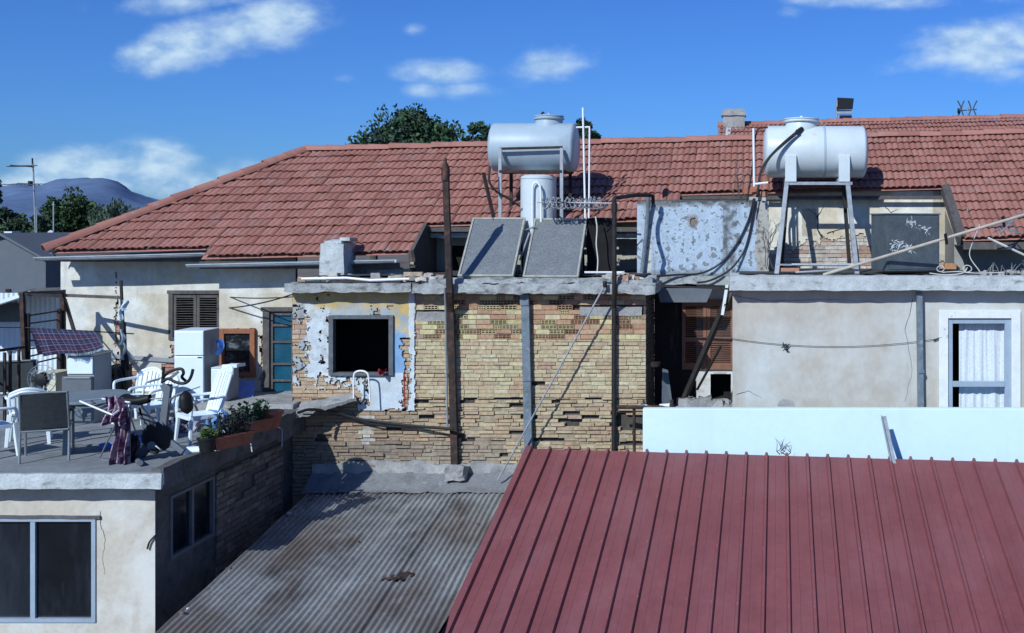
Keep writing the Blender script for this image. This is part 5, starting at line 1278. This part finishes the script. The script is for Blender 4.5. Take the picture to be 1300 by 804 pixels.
fr_.build('fringe',rag_m,bpy.data.objects['plaid_blanket'])

# ================================================================== TERRACE FURNITURE (local, facing +Y)
def monobloc(label,back_h=.82,slats=6,lean=.11,group=None,name='plastic_chair'):
    r=thing(name,(0,0,0),label,'chair',group)
    s=MB()
    s.grid(lambda u,v: Vector(((u-.5)*.44*(1-.08*(1-v)),(v-.5)*.44,.425-.02*math.sin(math.pi*u)+(.01*v))),10,10)
    s.grid(lambda u,v: Vector(((u-.5)*.44*(1-.08*(1-v)),(v-.5)*.44,.405-.02*math.sin(math.pi*u)+(.01*v))),10,10)
    for a,b in (((-.2,.22,.405),(.2,.22,.405)),((-.205,-.2,.405),(-.22,.2,.405)),((.205,-.2,.405),(.22,.2,.405))): s.bar(a,b,.02,.05)
    s.build('seat',white_plastic,r,smooth=True)
    b=MB()
    def bp(u,z):   # curved back surface; u -1..1
        t=(z-.42)/(back_h-.42); return Vector((u*(.19+.05*t*(1-t)*2),-.2-lean*t-.05*(1-u*u)+.03,z))
    n=slats
    for i in range(n):
        u0=-1+2*(i+.14)/n; u1=-1+2*(i+.86)/n
        zt_=back_h-.06-.05*((u0+u1)/2)**2
        for o in (0,.014):
            b.grid(lambda a,c: bp(u0+(u1-u0)*a,.44+(zt_-.44)*c)+Vector((0,-o,0)),2,8)
        b.bar(bp(u0,.44)-Vector((0,.007,0)),bp(u0,zt_)-Vector((0,.007,0)),.004,.014,up=(0,1,0)); 
    pts=[bp(u,back_h-.07*u*u-.03) for u in [x/8-1 for x in range(17)]]
    for dz in (0,.035,): b.tube([p+Vector((0,-.007,dz-.03)) for p in pts],.022,8)
    pts=[bp(u,.46) for u in [x/4-1 for x in range(9)]]; b.tube([p+Vector((0,-.005,0)) for p in pts],.022,8)
    for sg in (-1,1): b.tube([bp(sg,z)+Vector((0,-.005,0)) for z in (.42,.55,.68,back_h-.1)],[.025,.022,.02,.018],8)
    b.build('backrest',white_plastic,r,smooth=True)
    for sg in (-1,1):
        a=MB(); a.tube(spline([bp(sg,.66),Vector((sg*.255,-.1,.655)),Vector((sg*.275,.1,.65)),Vector((sg*.262,.2,.62)),Vector((sg*.245,.215,.45))],5),[.02]*21,8); a.build('armrest',white_plastic,r,smooth=True)
        for y0,y1 in ((.2,.235),(-.19,-.26)):
            l=MB(); l.bar((sg*.215,y0,.44),(sg*.25,y1,0),.06,.045,taper=.7); l.build('leg',white_plastic,r,bevel=.006)
    return r
GRP='white plastic chairs on the terrace'
c1=monobloc('white plastic chair with slotted back behind the dark mesh chair',group=GRP)
c1.location=Vector((X(37,15.45),15.45,TZ)); c1.rotation_euler=(0,0,R(30))
dup(c1,Vector((X(-14,14.5),14.5,TZ)),R(-30),'white plastic chair cut by the left edge of the terrace view')
dup(c1,FL(194,549),R(150),'white plastic chair with slotted back turned to the camera behind the exercise bike')
dup(c1,FL(176,536),R(170),'white plastic chair farthest back, half hidden behind the bike seat')
c5=monobloc('tall backed white reclining chair standing right of the exercise bike',1.06,7,.2,GRP)
c5.location=FL(254,564); c5.rotation_euler=(0,0,R(138))
# mesh chair
ms=thing('mesh_chair',(0,0,0),'grey framed garden chair with dark mesh back seen from behind','chair')
m=MB()
for sg in (-1,1): m.tube(spline([Vector((sg*.27,-.3,.0)),Vector((sg*.27,-.24,.35)),Vector((sg*.265,-.25,.5)),Vector((sg*.26,-.36,.9))],5),.016,8); m.tube([Vector((sg*.27,.25,0)),Vector((sg*.27,.22,.62)),Vector((sg*.27,-.28,.62))],.015,8); m.tube([Vector((sg*.26,.23,.43)),Vector((sg*.26,-.25,.40))],.014,8)
m.tube([(-.26,-.36,.9),(.26,-.36,.9)],.016,8); m.tube([(-.26,-.25,.40),(.26,-.25,.40)],.014,8); m.tube([(-.26,.23,.43),(.26,.23,.43)],.014,8)
m.build('frame',frame_grey,ms,smooth=True)
m=MB(); m.grid(lambda u,v: Vector(((u-.5)*.5,-.25-.11*v-.02*math.sin(math.pi*u),.43+.47*v)),8,8); m.build('backrest',mesh_sling,ms,smooth=True)
m=MB(); m.grid(lambda u,v: Vector(((u-.5)*.5,-.24+.47*v,.405+.025*v-.02*math.sin(math.pi*u))),8,8); m.build('seat',mesh_sling,ms,smooth=True)
for sg in (-1,1):
    m=MB(); m.box(sg*.27-.025,sg*.27+.025,-.2,.22,.625,.65); m.build('armrest',black_plastic,ms,bevel=.008)
ms.location=Vector((X(60,14.45),14.45,TZ)); ms.rotation_euler=(0,0,R(26))
ms2=dup(ms,Vector((X(17,17.1),17.1,TZ)),R(205),'dark mesh chair at the far left behind the white chairs')
# table
tb=thing('garden_table',(0,0,0),'oval grey garden table in the middle of the terrace clutter','table')
m=MB(); n=40
def tt(a,r): return Vector((.43*math.copysign(abs(math.cos(a))**.75,math.cos(a))*r,.6*math.copysign(abs(math.sin(a))**.75,math.sin(a))*r,0))
top=[tt(2*math.pi*k/n,1)+Vector((0,0,.72)) for k in range(n)]; bot=[p-Vector((0,0,.035)) for p in top]; ins=[Vector((p.x*.94,p.y*.94,.635)) for p in top]; in2=[Vector((p.x*.94,p.y*.94,.685)) for p in top]
m.add(top+bot+in2+ins,[tuple(range(n))]+[(k,n+k,n+(k+1)%n,(k+1)%n) for k in range(n)]+[(n+k,2*n+k,2*n+(k+1)%n,n+(k+1)%n) for k in range(n)]+[(2*n+k,3*n+k,3*n+(k+1)%n,2*n+(k+1)%n) for k in range(n)]); m.build('tabletop',table_top_m,tb,bevel=.006)
for sx,sy in ((-1,-1),(1,-1),(-1,1),(1,1)):
    l=MB(); l.bar((sx*.29,sy*.42,.69),(sx*.32,sy*.46,0),.075,.06,taper=.75); l.build('leg',table_top_m,tb,bevel=.006)
tb.location=Vector((X(120,15.2),15.2,TZ-.02)); tb.rotation_euler=(0,0,R(28))
# drying rack
dk_=thing('drying_rack',FL(140,575),'white wire drying rack folded open in front of the table','drying rack')
zr=TZ+.80; q=[P(101.5,510,14.35),P(126,507,15.0),P(165,512,14.6),P(148,527.5,14.0)]
q=[P(101.5,509.5,13.9),P(129,506.5,14.25),P(165,511,14.1),P(143,527,13.72)]
m=MB()
for i in range(4): m.tube([q[i],q[(i+1)%4]],.012,6)
for i in range(1,6): m.tube([q[0].lerp(q[3],i/6),q[1].lerp(q[2],i/6)],.005,5)
m.build('wire_top',white_pipe,dk_)
m=MB(); m.tube([q[0].lerp(q[1],.5),FL(181,571)],.011,6); m.tube([q[3].lerp(q[2],.6),FL(126,583)],.011,6); m.tube([q[2],FL(165,588)],.011,6); m.tube([FL(126,583),FL(152,588)],.011,6); m.tube([q[2].lerp(q[3],.2),FL(176,560)],.011,6); m.build('legs',frame_grey,dk_)
for (px,py,pw_,ph,d,c1_,c2_,lb_) in ((145,521,24,34,13.85,(.34,.25,.31),(.09,.03,.075),'mauve patterned cloth bunched over the drying rack'),(153,555,20,68,14.05,(.26,.18,.23),(.07,.028,.062),'long mauve cloth hanging from the drying rack to the floor'),(168,572,14,40,14.25,(.05,.04,.05),(.03,.025,.03),'dark trousers draped low beside the mauve cloth')):
    m=MB(); c0=P(px,py,d); ww=pw_*d/F; hh=ph*d/F; nu,nv=26,20
    for i in range(nu):
        for j in range(nv):
            def f(u,v): return c0+Vector(((u-.5)*ww*(1+.25*v)+.02*math.sin(v*5),.045*math.sin(u*17+v*2.5)+.02*math.sin(u*33)+.03*fb(u*4,v*3,px),hh*.5-hh*v-.02*math.sin(u*9)))
            cc=c1_ if (fb(i*.22,j*.12,px)>-.08) else c2_
            if fb(i*.5,j*.45,px+9)>.22: cc=tuple(min(.7,x*1.5+.05) for x in cc)
            if (i//3)%3==0: cc=tuple(x*.6 for x in cc)
            m.face([f(i/nu,j/nv),f((i+1)/nu,j/nv),f((i+1)/nu,(j+1)/nv),f(i/nu,(j+1)/nv)],cc)
    single(m,'hanging_cloth',mauve,lb_,'laundry','laundry on the drying rack',smooth=True,ang=180,weld=True)
# exercise bike
eb=thing('exercise_bike',FL(205,576),'dark grey exercise bike with curved handlebars standing near the terrace edge','exercise bike')
dB=14.45
def Q(px,py,dd=0): return P(px,py,dB+dd)
m=MB(); m.bar(Q(206,556),Q(214,488),.07,.09,up=(1,0,0)); m.bar(Q(214,503),Q(206,488),.05,.06); m.bar(Q(203,552),Q(216,505),.05,.05); m.bar(Q(176,518),Q(206,552),.06,.08); m.bar(Q(206,552),Q(233,574),.06,.07); m.bar(Q(196,555),Q(176,582),.09,.1); m.bar(Q(176,502),Q(183,540),.045,.06); m.bar(Q(183,540),Q(200,556),.05,.06); m.build('frame',grey_plastic,eb,bevel=.008)
m=MB(); m.lathe([(.02,-.055),(.14,-.055),(.19,-.04),(.2,0),(.19,.04),(.14,.055),(.02,.055)],Q(200,555),'y',36); m.build('flywheel',black_plastic,eb,smooth=True,ang=40)
m=MB(); m.lathe([(.01,-.075),(.06,-.075),(.06,-.06),(.02,-.058)],Q(196,565),'y',16); m.tube([Q(196,565,-.08),Q(206,572,-.1)],.014,6); m.build('crank',frame_grey,eb)
for (a,b,dd) in (((190,572),(200,575),-.12),((205,545),(213,548),.12)):
    m=MB(); m.bar(Q(*a,dd),Q(*b,dd),.09,.03); m.build('pedal',black_plastic,eb,bevel=.006)
m=MB(); hb=[(207,484),(214,481),(222,485),(232,487),(239,484),(243,477),(245,469)]
m.tube(spline([Q(x_,y_,-.18) for x_,y_ in hb],5),.02,8); hb2=[(206,482),(212,474),(224,469),(231,469),(233,474),(231,479),(236,484)]
m.tube(spline([Q(x_,y_,.18) for x_,y_ in hb2],5),.02,8); m.tube([Q(208,484,-.18),Q(207,482,.18)],.02,8); m.tube([Q(208,466,.0),Q(206,487,.0)],.018,8); m.build('handlebar',black_plastic,eb,smooth=True)
m=MB(); m.add([Q(212,481,-.09),Q(226,470,-.09),Q(228,473,-.09),Q(215,484,-.09),Q(212,481,.1),Q(226,470,.1),Q(228,473,.1),Q(215,484,.1)],[(0,1,2,3),(7,6,5,4),(0,4,5,1),(1,5,6,2),(2,6,7,3),(3,7,4,0)]); m.build('console',grey_plastic,eb,bevel=.008)
m=MB()
def seatf(u,v):
    a=v*2*math.pi; t=u; w_=.05+.09*(1-t)**1.0; return Q(190-32*(1-t),505+3*math.sin(t*3))+Vector((0,w_*math.cos(a),.05*math.sin(a)*(1 if math.sin(a)>0 else 1.3)))
m.grid(seatf,12,14); m.tube([Q(162,505),Q(188,504)],.03,8); m.build('saddle',black_plastic,eb,smooth=True,ang=60)
m=MB(); 
def bsf(u,v):
    a=v*2*math.pi; t=abs(2*u-1); r_=max(.02,1-t**4); return Q(236.5+3*(u-.5),496+30*u)+Vector((.075*math.cos(a)*r_,.11*math.sin(a)*r_,0))
m.grid(bsf,14,14); m.build('knee_pad',black_plastic,eb,smooth=True,ang=60)
m=MB(); m.tube(spline([Q(214,511),Q(222,503),Q(234,498)]),.014,6); m.tube([Q(170,508),Q(216,505)],.012,6); m.tube([Q(220,503),Q(254,491)],.008,5); m.build('lever',frame_grey,eb)
m=MB(); m.tube([Q(170,583,.15)+Vector((-.0,0,.02)),FL(178,588,TZ+.05)],.035,10); m.build('stabiliser',grey_plastic,eb,smooth=True)
m=MB(); m.tube([FL(234,573,TZ+.05),FL(254,572,TZ+.05)],.058,14); m.build('stabiliser',white_plastic,eb,smooth=True)
# fridge etc
def fridge(name,x0,x1,y0,dep,z0,z1,split,label):
    r=thing(name,((x0+x1)/2,y0+dep/2,z0),label,'fridge'); t=.05
    m=MB(); m.box(x0,x1,y0+t,y0+dep,z0+.02,z1); m.build('cabinet',enamel_side,r,bevel=.01)
    zs=z0+(z1-z0)*split
    m=MB(); m.box(x0,x1,y0,y0+t-.004,z0+.06,zs-.006); m.build('door',white_enamel,r,bevel=.012)
    if split<1:
        m=MB(); m.box(x0,x1,y0,y0+t-.004,zs+.006,z1); m.build('freezer_door',white_enamel,r,bevel=.012)
        m=MB(); m.box(x1-.09,x1-.02,y0-.012,y0-.001,zs-.03,zs-.015); m.build('hinge',black_plastic,r)
    m=MB(); m.box(x0-.004,x1+.004,y0+.01,y0+dep+.004,z1+.002,z1+.014); m.build('top',white_enamel,r)
    return r
x0,x1=X(221,17.9),X(258,17.9)
fridge('fridge',x0,x1,17.9,.55,TZ,Z(421,17.9),.70,'white two door fridge against the plaster wall below the grey shutters')
x0,x1=X(270,17.95),X(287,17.95)
fridge('small_freezer',x0-.03,x1,17.95,.45,Z(513,17.8),Z(468,17.95),1.0,'small white freezer on the step beside the wooden window')
m=MB(); c0=P(277,443,18.2); m.grid(lambda u,v: c0+Vector(((u-.5)*.1+.03*math.sin(v*4),-.05*math.sin(u*5),-.25*v+.15)),6,8); single(m,'blue_rag',blue_plastic,'blue rag hanging from the side of the two door fridge','rag')
m=MB(); m.rough(X(284,18.1),X(306,18.2),18.05,18.35,Z(468,18)+.0,Z(464,18),cell=.08,amp=.02); single(m,'white_tray',white_enamel,'white tray lying on top of the small freezer','tray')
ck=thing('old_cooker',FL(105,535),'old white and grey cooker with cream top under the plaid blanket','cooker')
x0,x1,yk=X(84,16.9),X(118,16.9),16.9; zt_=Z(452,16.9)
m=MB(); m.box(x0,x1,yk+.03,yk+.5,TZ,zt_); m.build('body',enamel_side,ck,bevel=.01)
m=MB(); m.box(x0-.02,x1+.01,yk,yk+.52,zt_+.003,zt_+.03); m.build('top',cream_enamel,ck,bevel=.006)
m=MB(); m.box(x0+.01,x1-.01,yk+.005,yk+.028,Z(475,16.9),zt_-.02); m.build('upper_door',white_enamel,ck,bevel=.006)
m=MB(); m.box(x0-.05,x1-.01,yk-.03,yk+.026,TZ+.05,Z(478,16.9)); m.build('oven_door',grey_plastic,ck,bevel=.006)
m=MB(); m.box(x0,x1-.02,yk-.05,yk-.032,Z(480,16.9),Z(478.5,16.9)); m.build('handle',grey_steel,ck)
m=MB(); m.tube([P(86,452,17.2),P(90,446,17.2)],.012,5); m.tube([P(90,452,17.2),P(95,446,17.2)],.012,5); m.rough(X(108,17.3),X(118,17.3),17.25,17.4,zt_+.03,zt_+.1,cell=.05,amp=.02); single(m,'cooker_clutter',black_plastic,'small dark bits lying on the cream cooker top','kitchen clutter')
shf=thing('wooden_shelf',FL(146,528),'grey weathered wooden shelf unit right of the old cooker','shelf')
for (nm,a) in (('board',(136,152,466,470)),('board',(137,153,478,483)),('board',(137,153,490,494))):
    m=MB(); m.box(X(a[0],17.6),X(a[1],17.6),17.5,17.9,Z(a[3],17.6),Z(a[2],17.6)); m.build(nm,wood_dark,shf,bevel=.004)
for px in (137,152):
    m=MB(); m.box(X(px,17.6)-.02,X(px,17.6)+.02,17.48,17.92,TZ,Z(465,17.6)); m.build('upright',wood_dark,shf)
fn=thing('stand_fan',FL(58,540),'dark pedestal fan with a round wire guard behind the white chair','fan')
c0=P(56,481,16.3)
m=MB(); m.lathe([(.02,-.12),(.09,-.1),(.1,0),(.05,.03)],c0,'y',20); m.build('motor',black_plastic,fn,smooth=True)
m=MB()
for k in range(3):
    a=k*2.094+.4; d_=Vector((math.cos(a),0,math.sin(a))); t_=Vector((-math.sin(a),.25,math.cos(a))); m.face([c0+d_*.03-t_*.02+Vector((0,-.06,0)),c0+d_*.17-t_*.07+Vector((0,-.06,0)),c0+d_*.19+t_*.03+Vector((0,-.06,0)),c0+d_*.05+t_*.04+Vector((0,-.06,0))])
m.build('blade',grey_plastic,fn)
m=MB()
for rr_ in (.07,.14,.21): m.tube([c0+Vector((rr_*math.cos(k*math.pi/14),-.09 if rr_<.2 else -.05,rr_*math.sin(k*math.pi/14))) for k in range(28)],.006,5,closed=True)
for k in range(12): a=k*math.pi/6; m.tube([c0+Vector((.03*math.cos(a),-.1,.03*math.sin(a))),c0+Vector((.21*math.cos(a),-.05,.21*math.sin(a)))],.003,4)
m.build('guard',frame_grey,fn)
m=MB(); m.tube([c0+Vector((0,.03,-.05)),Vector((c0.x,c0.y+.03,TZ+.03))],.018,8); m.lathe([(.2,0),(.2,.03),(.03,.05)],(c0.x,c0.y+.03,TZ),'z',24); m.build('stand',grey_plastic,fn)
m=MB(); m.rough(X(50,17.0),X(73,17.0),16.95,17.35,TZ,Z(475,17.0),cell=.1,amp=.012); m.box(X(49,17),X(74,17),16.93,17.37,Z(475,17),Z(473,17),(.5,.47,.3)); single(m,'storage_box',cream_enamel,'cream coloured metal box behind the pedestal fan','box')
# blue board
m=MB(); a,b,c,d=P(300,511,18.3),P(320,513,18.3),P(325,485,18.75),P(305,484,18.75)
nn_=(b-a).cross(d-a).normalized()*.02; m.add([a,b,c,d,a+nn_,b+nn_,c+nn_,d+nn_],[(0,1,2,3),(7,6,5,4),(0,4,5,1),(1,5,6,2),(2,6,7,3),(3,7,4,0)]); single(m,'blue_board',blue_board_m,'blue board leaning on the wall below the wooden window','board',bevel=.006)
# blue bag, basins, scraps
m=MB(); c0=P(277,533,16.1); S=26
m.grid(lambda u,v: c0+Vector((math.sin(math.pi*v)*math.cos(2*math.pi*u)*.15,math.sin(math.pi*v)*math.sin(2*math.pi*u)*.14,math.cos(math.pi*v)*.15))*(1+.28*fb(math.cos(6.28*u)*1.5,math.sin(6.28*u)*1.5,v*4)),S,16); single(m,'blue_bag',M('pale_blue_plastic_bag',(.12,.3,.62),.4,var=.35,vs=12,bump=.6,bs=18,bdist=.03),'crumpled light blue plastic bag among the pots','bag',smooth=True,ang=60,weld=True)
def basin(px,py,r,h,label):
    m=MB(); p=FL(px,py); m.lathe([(r*.8,0),(r,h),(r*1.06,h),(r*.95,h-.01),(r*.76,.015),(.01,.015)],p,'z',24); single(m,'blue_basin',blue_plastic,label,'basin','blue basins on the terrace floor',smooth=True,ang=40)
basin(135,569,.09,.06,'small blue basin on the floor left of the mauve laundry')
basin(174,563,.12,.1,'larger blue basin on the floor right of the mauve laundry')
m=MB()
for i in range(60):
    p=FL(random.uniform(214,247),random.uniform(536,549)); s_=random.uniform(.03,.07); a=random.uniform(0,3.14); m.rough(p.x-s_,p.x+s_,p.y-s_*.8,p.y+s_*.8,TZ,TZ+random.uniform(.03,.14),cell=.06,amp=.05,freq=8,seed=i,c=random.choice([(.3,.32,.36),(.12,.12,.14),(.45,.46,.5),(.2,.15,.18)]))
o=single(m,'scrap_pile',paper_m,'heap of grey scraps and rags under the tall backed chair','scrap')
# pots and plants
def pot(name,px,py,kind,label,plant):
    p=FL(px,py,TZ+.05); r=thing(name,p,label,'potted plant')
    m=MB()
    if kind=='planter':
        mm=Matrix.Translation(p)@Matrix.Rotation(R(62),4,'Z'); m.add([mm@Vector(v) for v in ((-.26,-.08,0),(.26,-.08,0),(.26,.08,0),(-.26,.08,0),(-.3,-.11,.17),(.3,-.11,.17),(.3,.11,.17),(-.3,.11,.17))],[(3,2,1,0),(0,1,5,4),(1,2,6,5),(2,3,7,6),(3,0,4,7)])
        m.box(-.315,.315,-.125,.125,.15,.175,m=mm); top=p+Vector((0,0,.17)); ext=(.26,.09,R(62)); mat_=terracotta
    elif kind=='black':
        m.lathe([(.09,0),(.12,.16),(.13,.165),(.13,.185),(.11,.185)],p,'z',20); top=p+Vector((0,0,.17)); ext=(.09,.09,0); mat_=black_plastic
    else:
        m.lathe([(.11,0),(.16,.2),(.18,.205),(.18,.25),(.15,.25)],p,'z',22); top=p+Vector((0,0,.22)); ext=(.12,.12,0); mat_=terracotta
    m.build('container',mat_,r,smooth=True,ang=30)
    if plant:
        h_,n_,cols,lf=plant; m=MB(); rot=Matrix.Rotation(ext[2],3,'Z')
        for i in range(n_):
            b_=top+rot@Vector((random.uniform(-1,1)*ext[0],random.uniform(-1,1)*ext[1],0)); hh=h_*random.uniform(.3,1); e_=b_+Vector((random.uniform(-.08,.08),random.uniform(-.08,.08),hh)); m.tube([b_,e_],.004,4,c=cols[0])
            for k in range(5):
                q_=b_.lerp(e_,random.uniform(.3,1)); a=Vector((random.uniform(-1,1),random.uniform(-1,1),random.uniform(-.3,.7))).normalized(); s_=a.cross(Vector((0,0,1))).normalized(); l=lf*random.uniform(.6,1.2); cc=tuple(x*random.uniform(.6,1.3) for x in random.choice(cols))
                m.face([q_,q_+a*l*.5+s_*l*.3,q_+a*l,q_+a*l*.5-s_*l*.3],cc)
        m.build('plant',leaf_m,r)
GRN=[(.06,.14,.04),(.08,.17,.05),(.045,.1,.04)]; DRY=[(.05,.06,.05),(.07,.07,.065),(.035,.05,.04)]; LG=[(.14,.24,.06),(.11,.2,.05)]
pot('flower_planter',292,567,'planter','terracotta planter with a dark withered plant near the terrace corner',(.3,90,DRY,.07))
pot('flower_planter',319,549,'planter','terracotta planter full of green leaves on the terrace edge',(.28,80,GRN,.09))
pot('flower_pot',263,573,'black','black pot with a small bright green plant',(.14,40,LG,.07))
pot('flower_pot',344,543,'round','round empty terracotta pot at the back of the terrace edge',None)
m=MB(); p=FL(275,572); m.lathe([(.04,0),(.05,.05),(.035,.09),(.02,.1)],p,'z',14); single(m,'white_cup',white_enamel,'little white cup beside the black plant pot','cup',smooth=True)
m=MB(); 
m.tube(spline([P(308,551,16.0),P(313,556,15.7),P(318,563,15.6),P(320,574,15.5)]),.008,5); single(m,'loose_string',pale_cable,'pale string dangling over the dark terrace edge below the leafy planter','string',smooth=True)
m=MB(); m.tube(spline([P(354,543,16.8),P(358,546,16.6),P(358,556,16.5),P(358,567,16.4)]),.008,5); single(m,'loose_string',pale_cable,'pale string hanging from the far end of the terrace edge','string',smooth=True)

# ================================================================== CAMERA, SUN, WORLD
cam=bpy.data.cameras.new('camera'); cam.sensor_width=36; cam.sensor_fit='HORIZONTAL'; cam.lens=36*F/1300
cam.shift_x=-(CX-650)/1300; cam.shift_y=-(402-CY)/1300; cam.clip_end=12000; cam.clip_start=.1
co=bpy.data.objects.new('camera',cam); co.location=(0,0,E); co.rotation_euler=(math.pi/2,0,0); col.objects.link(co); scene.camera=co
sd_=Vector((.45,1,-.78)).normalized()
su=bpy.data.lights.new('sun','SUN'); su.energy=4.3; su.angle=R(.5); su.color=(.91,.97,1.0)
so=bpy.data.objects.new('sun',su); so.rotation_euler=sd_.to_track_quat('-Z','Y').to_euler(); so.location=(-5,-10,20); col.objects.link(so)
elev=math.asin(-sd_.z); rot=math.atan2(-sd_.x,-sd_.y)
wd=bpy.data.worlds.new('World'); scene.world=wd; wd.use_nodes=True
nt=wd.node_tree; N=nt.nodes; L=nt.links
bg=N['Background']; bg.inputs['Strength'].default_value=.1
sky=N.new('ShaderNodeTexSky'); sky.sky_type='NISHITA'; sky.sun_disc=False; sky.sun_elevation=elev; sky.sun_rotation=rot; sky.air_density=1.0; sky.dust_density=.3; sky.ozone_density=2.0
def mth(op,a,b=None,c=None,clamp=False):
    n=N.new('ShaderNodeMath'); n.operation=op; n.use_clamp=clamp
    for i,v in enumerate((a,b,c)):
        if v is None: continue
        if isinstance(v,(int,float)): n.inputs[i].default_value=v
        else: L.new(v,n.inputs[i])
    return n.outputs[0]
tint=N.new('ShaderNodeMix'); tint.data_type='RGBA'; tint.blend_type='MULTIPLY'; tint.inputs['Factor'].default_value=1
L.new(sky.outputs[0],tint.inputs['A']); tint.inputs['B'].default_value=(.24,.527,1.12,1)
tc=N.new('ShaderNodeTexCoord'); sx=N.new('ShaderNodeSeparateXYZ'); L.new(tc.outputs['Generated'],sx.inputs[0])
yy=mth('MAXIMUM',sx.outputs[1],.05)
U=mth('DIVIDE',sx.outputs[0],yy); V=mth('DIVIDE',sx.outputs[2],yy)
cmb=N.new('ShaderNodeCombineXYZ'); L.new(U,cmb.inputs[0]); L.new(V,cmb.inputs[1])
nz=N.new('ShaderNodeTexNoise'); nz.inputs['Scale'].default_value=16; nz.inputs['Detail'].default_value=10; nz.inputs['Roughness'].default_value=.56
mp=N.new('ShaderNodeMapping'); mp.inputs['Scale'].default_value=(1,1.7,1); L.new(cmb.outputs[0],mp.inputs[0]); L.new(mp.outputs[0],nz.inputs['Vector'])
clouds=[(190,68,60,20,.25,.8),(235,58,75,26,.25,1.1),(290,42,80,32,.3,1.25),(345,24,75,32,.3,1.25),(385,18,45,24,.2,.9),(260,2,120,14,.05,.7),(695,82,50,22,.1,.95),(555,90,60,15,0,.85),(535,114,30,10,0,.6),(590,114,42,10,0,.4),(1190,74,60,18,.25,.9),(1250,60,85,32,.12,1.15),(1300,56,60,32,.05,1.0),(1290,92,60,12,0,.6),(1120,0,130,10,0,.7),(130,216,90,30,.05,1.25),(60,226,80,22,.15,1.0),(195,214,60,30,0,1.1),(240,232,60,22,0,.9),(300,226,50,20,0,.8),(1000,14,18,8,0,.4),(435,100,16,7,0,.4),(527,38,16,7,0,.4)]
best=None
for (px,py,rx,ry,tl,am) in clouds:
    rx*=1.45; ry*=1.5; am=am*1.1
    du=mth('SUBTRACT',U,(px-CX)/F); dv_=mth('SUBTRACT',V,(CY-py)/F)
    c_,s_=math.cos(tl),math.sin(tl)
    a=mth('ADD',mth('MULTIPLY',du,c_*F/rx),mth('MULTIPLY',dv_,s_*F/rx)); b=mth('ADD',mth('MULTIPLY',du,-s_*F/ry),mth('MULTIPLY',dv_,c_*F/ry))
    r2_=mth('ADD',mth('MULTIPLY',a,a),mth('MULTIPLY',b,b))
    f=mth('MULTIPLY',mth('SUBTRACT',1.0,mth('SQRT',r2_)),am)
    best=f if best is None else mth('MAXIMUM',best,f)
dens=mth('ADD',best,mth('MULTIPLY',mth('SUBTRACT',nz.outputs['Fac'],.5),2.2))
mr=N.new('ShaderNodeMapRange'); mr.interpolation_type='SMOOTHSTEP'; L.new(dens,mr.inputs[0]); mr.inputs[1].default_value=.0; mr.inputs[2].default_value=1.15; mr.inputs[3].default_value=0; mr.inputs[4].default_value=.8
gate=mth('GREATER_THAN',sx.outputs[1],.06); fac=mth('MULTIPLY',mr.outputs[0],gate)
# keep cloud only where its own ellipse reaches
gate2=N.new('ShaderNodeMapRange'); L.new(best,gate2.inputs[0]); gate2.inputs[1].default_value=-.15; gate2.inputs[2].default_value=.3; fac=mth('MULTIPLY',fac,gate2.outputs[0])
mixc=N.new('ShaderNodeMix'); mixc.data_type='RGBA'; L.new(fac,mixc.inputs['Factor']); L.new(tint.outputs['Result'],mixc.inputs['A'])
cr=N.new('ShaderNodeMix'); cr.data_type='RGBA'; nz2=N.new('ShaderNodeTexNoise'); nz2.inputs['Scale'].default_value=38; nz2.inputs['Detail'].default_value=8; L.new(mp.outputs[0],nz2.inputs['Vector'])
crf=N.new('ShaderNodeMapRange'); L.new(nz2.outputs['Fac'],crf.inputs[0]); crf.inputs[1].default_value=.32; crf.inputs[2].default_value=.62; L.new(crf.outputs[0],cr.inputs['Factor']); cr.inputs['A'].default_value=(3.0,5.0,7.9,1); cr.inputs['B'].default_value=(6.6,8.4,9.6,1)
L.new(cr.outputs['Result'],mixc.inputs['B']); L.new(mixc.outputs['Result'],bg.inputs['Color'])
scene.view_settings.view_transform='Standard'; scene.view_settings.look='None'; scene.view_settings.exposure=0
scene.cycles.max_bounces=6
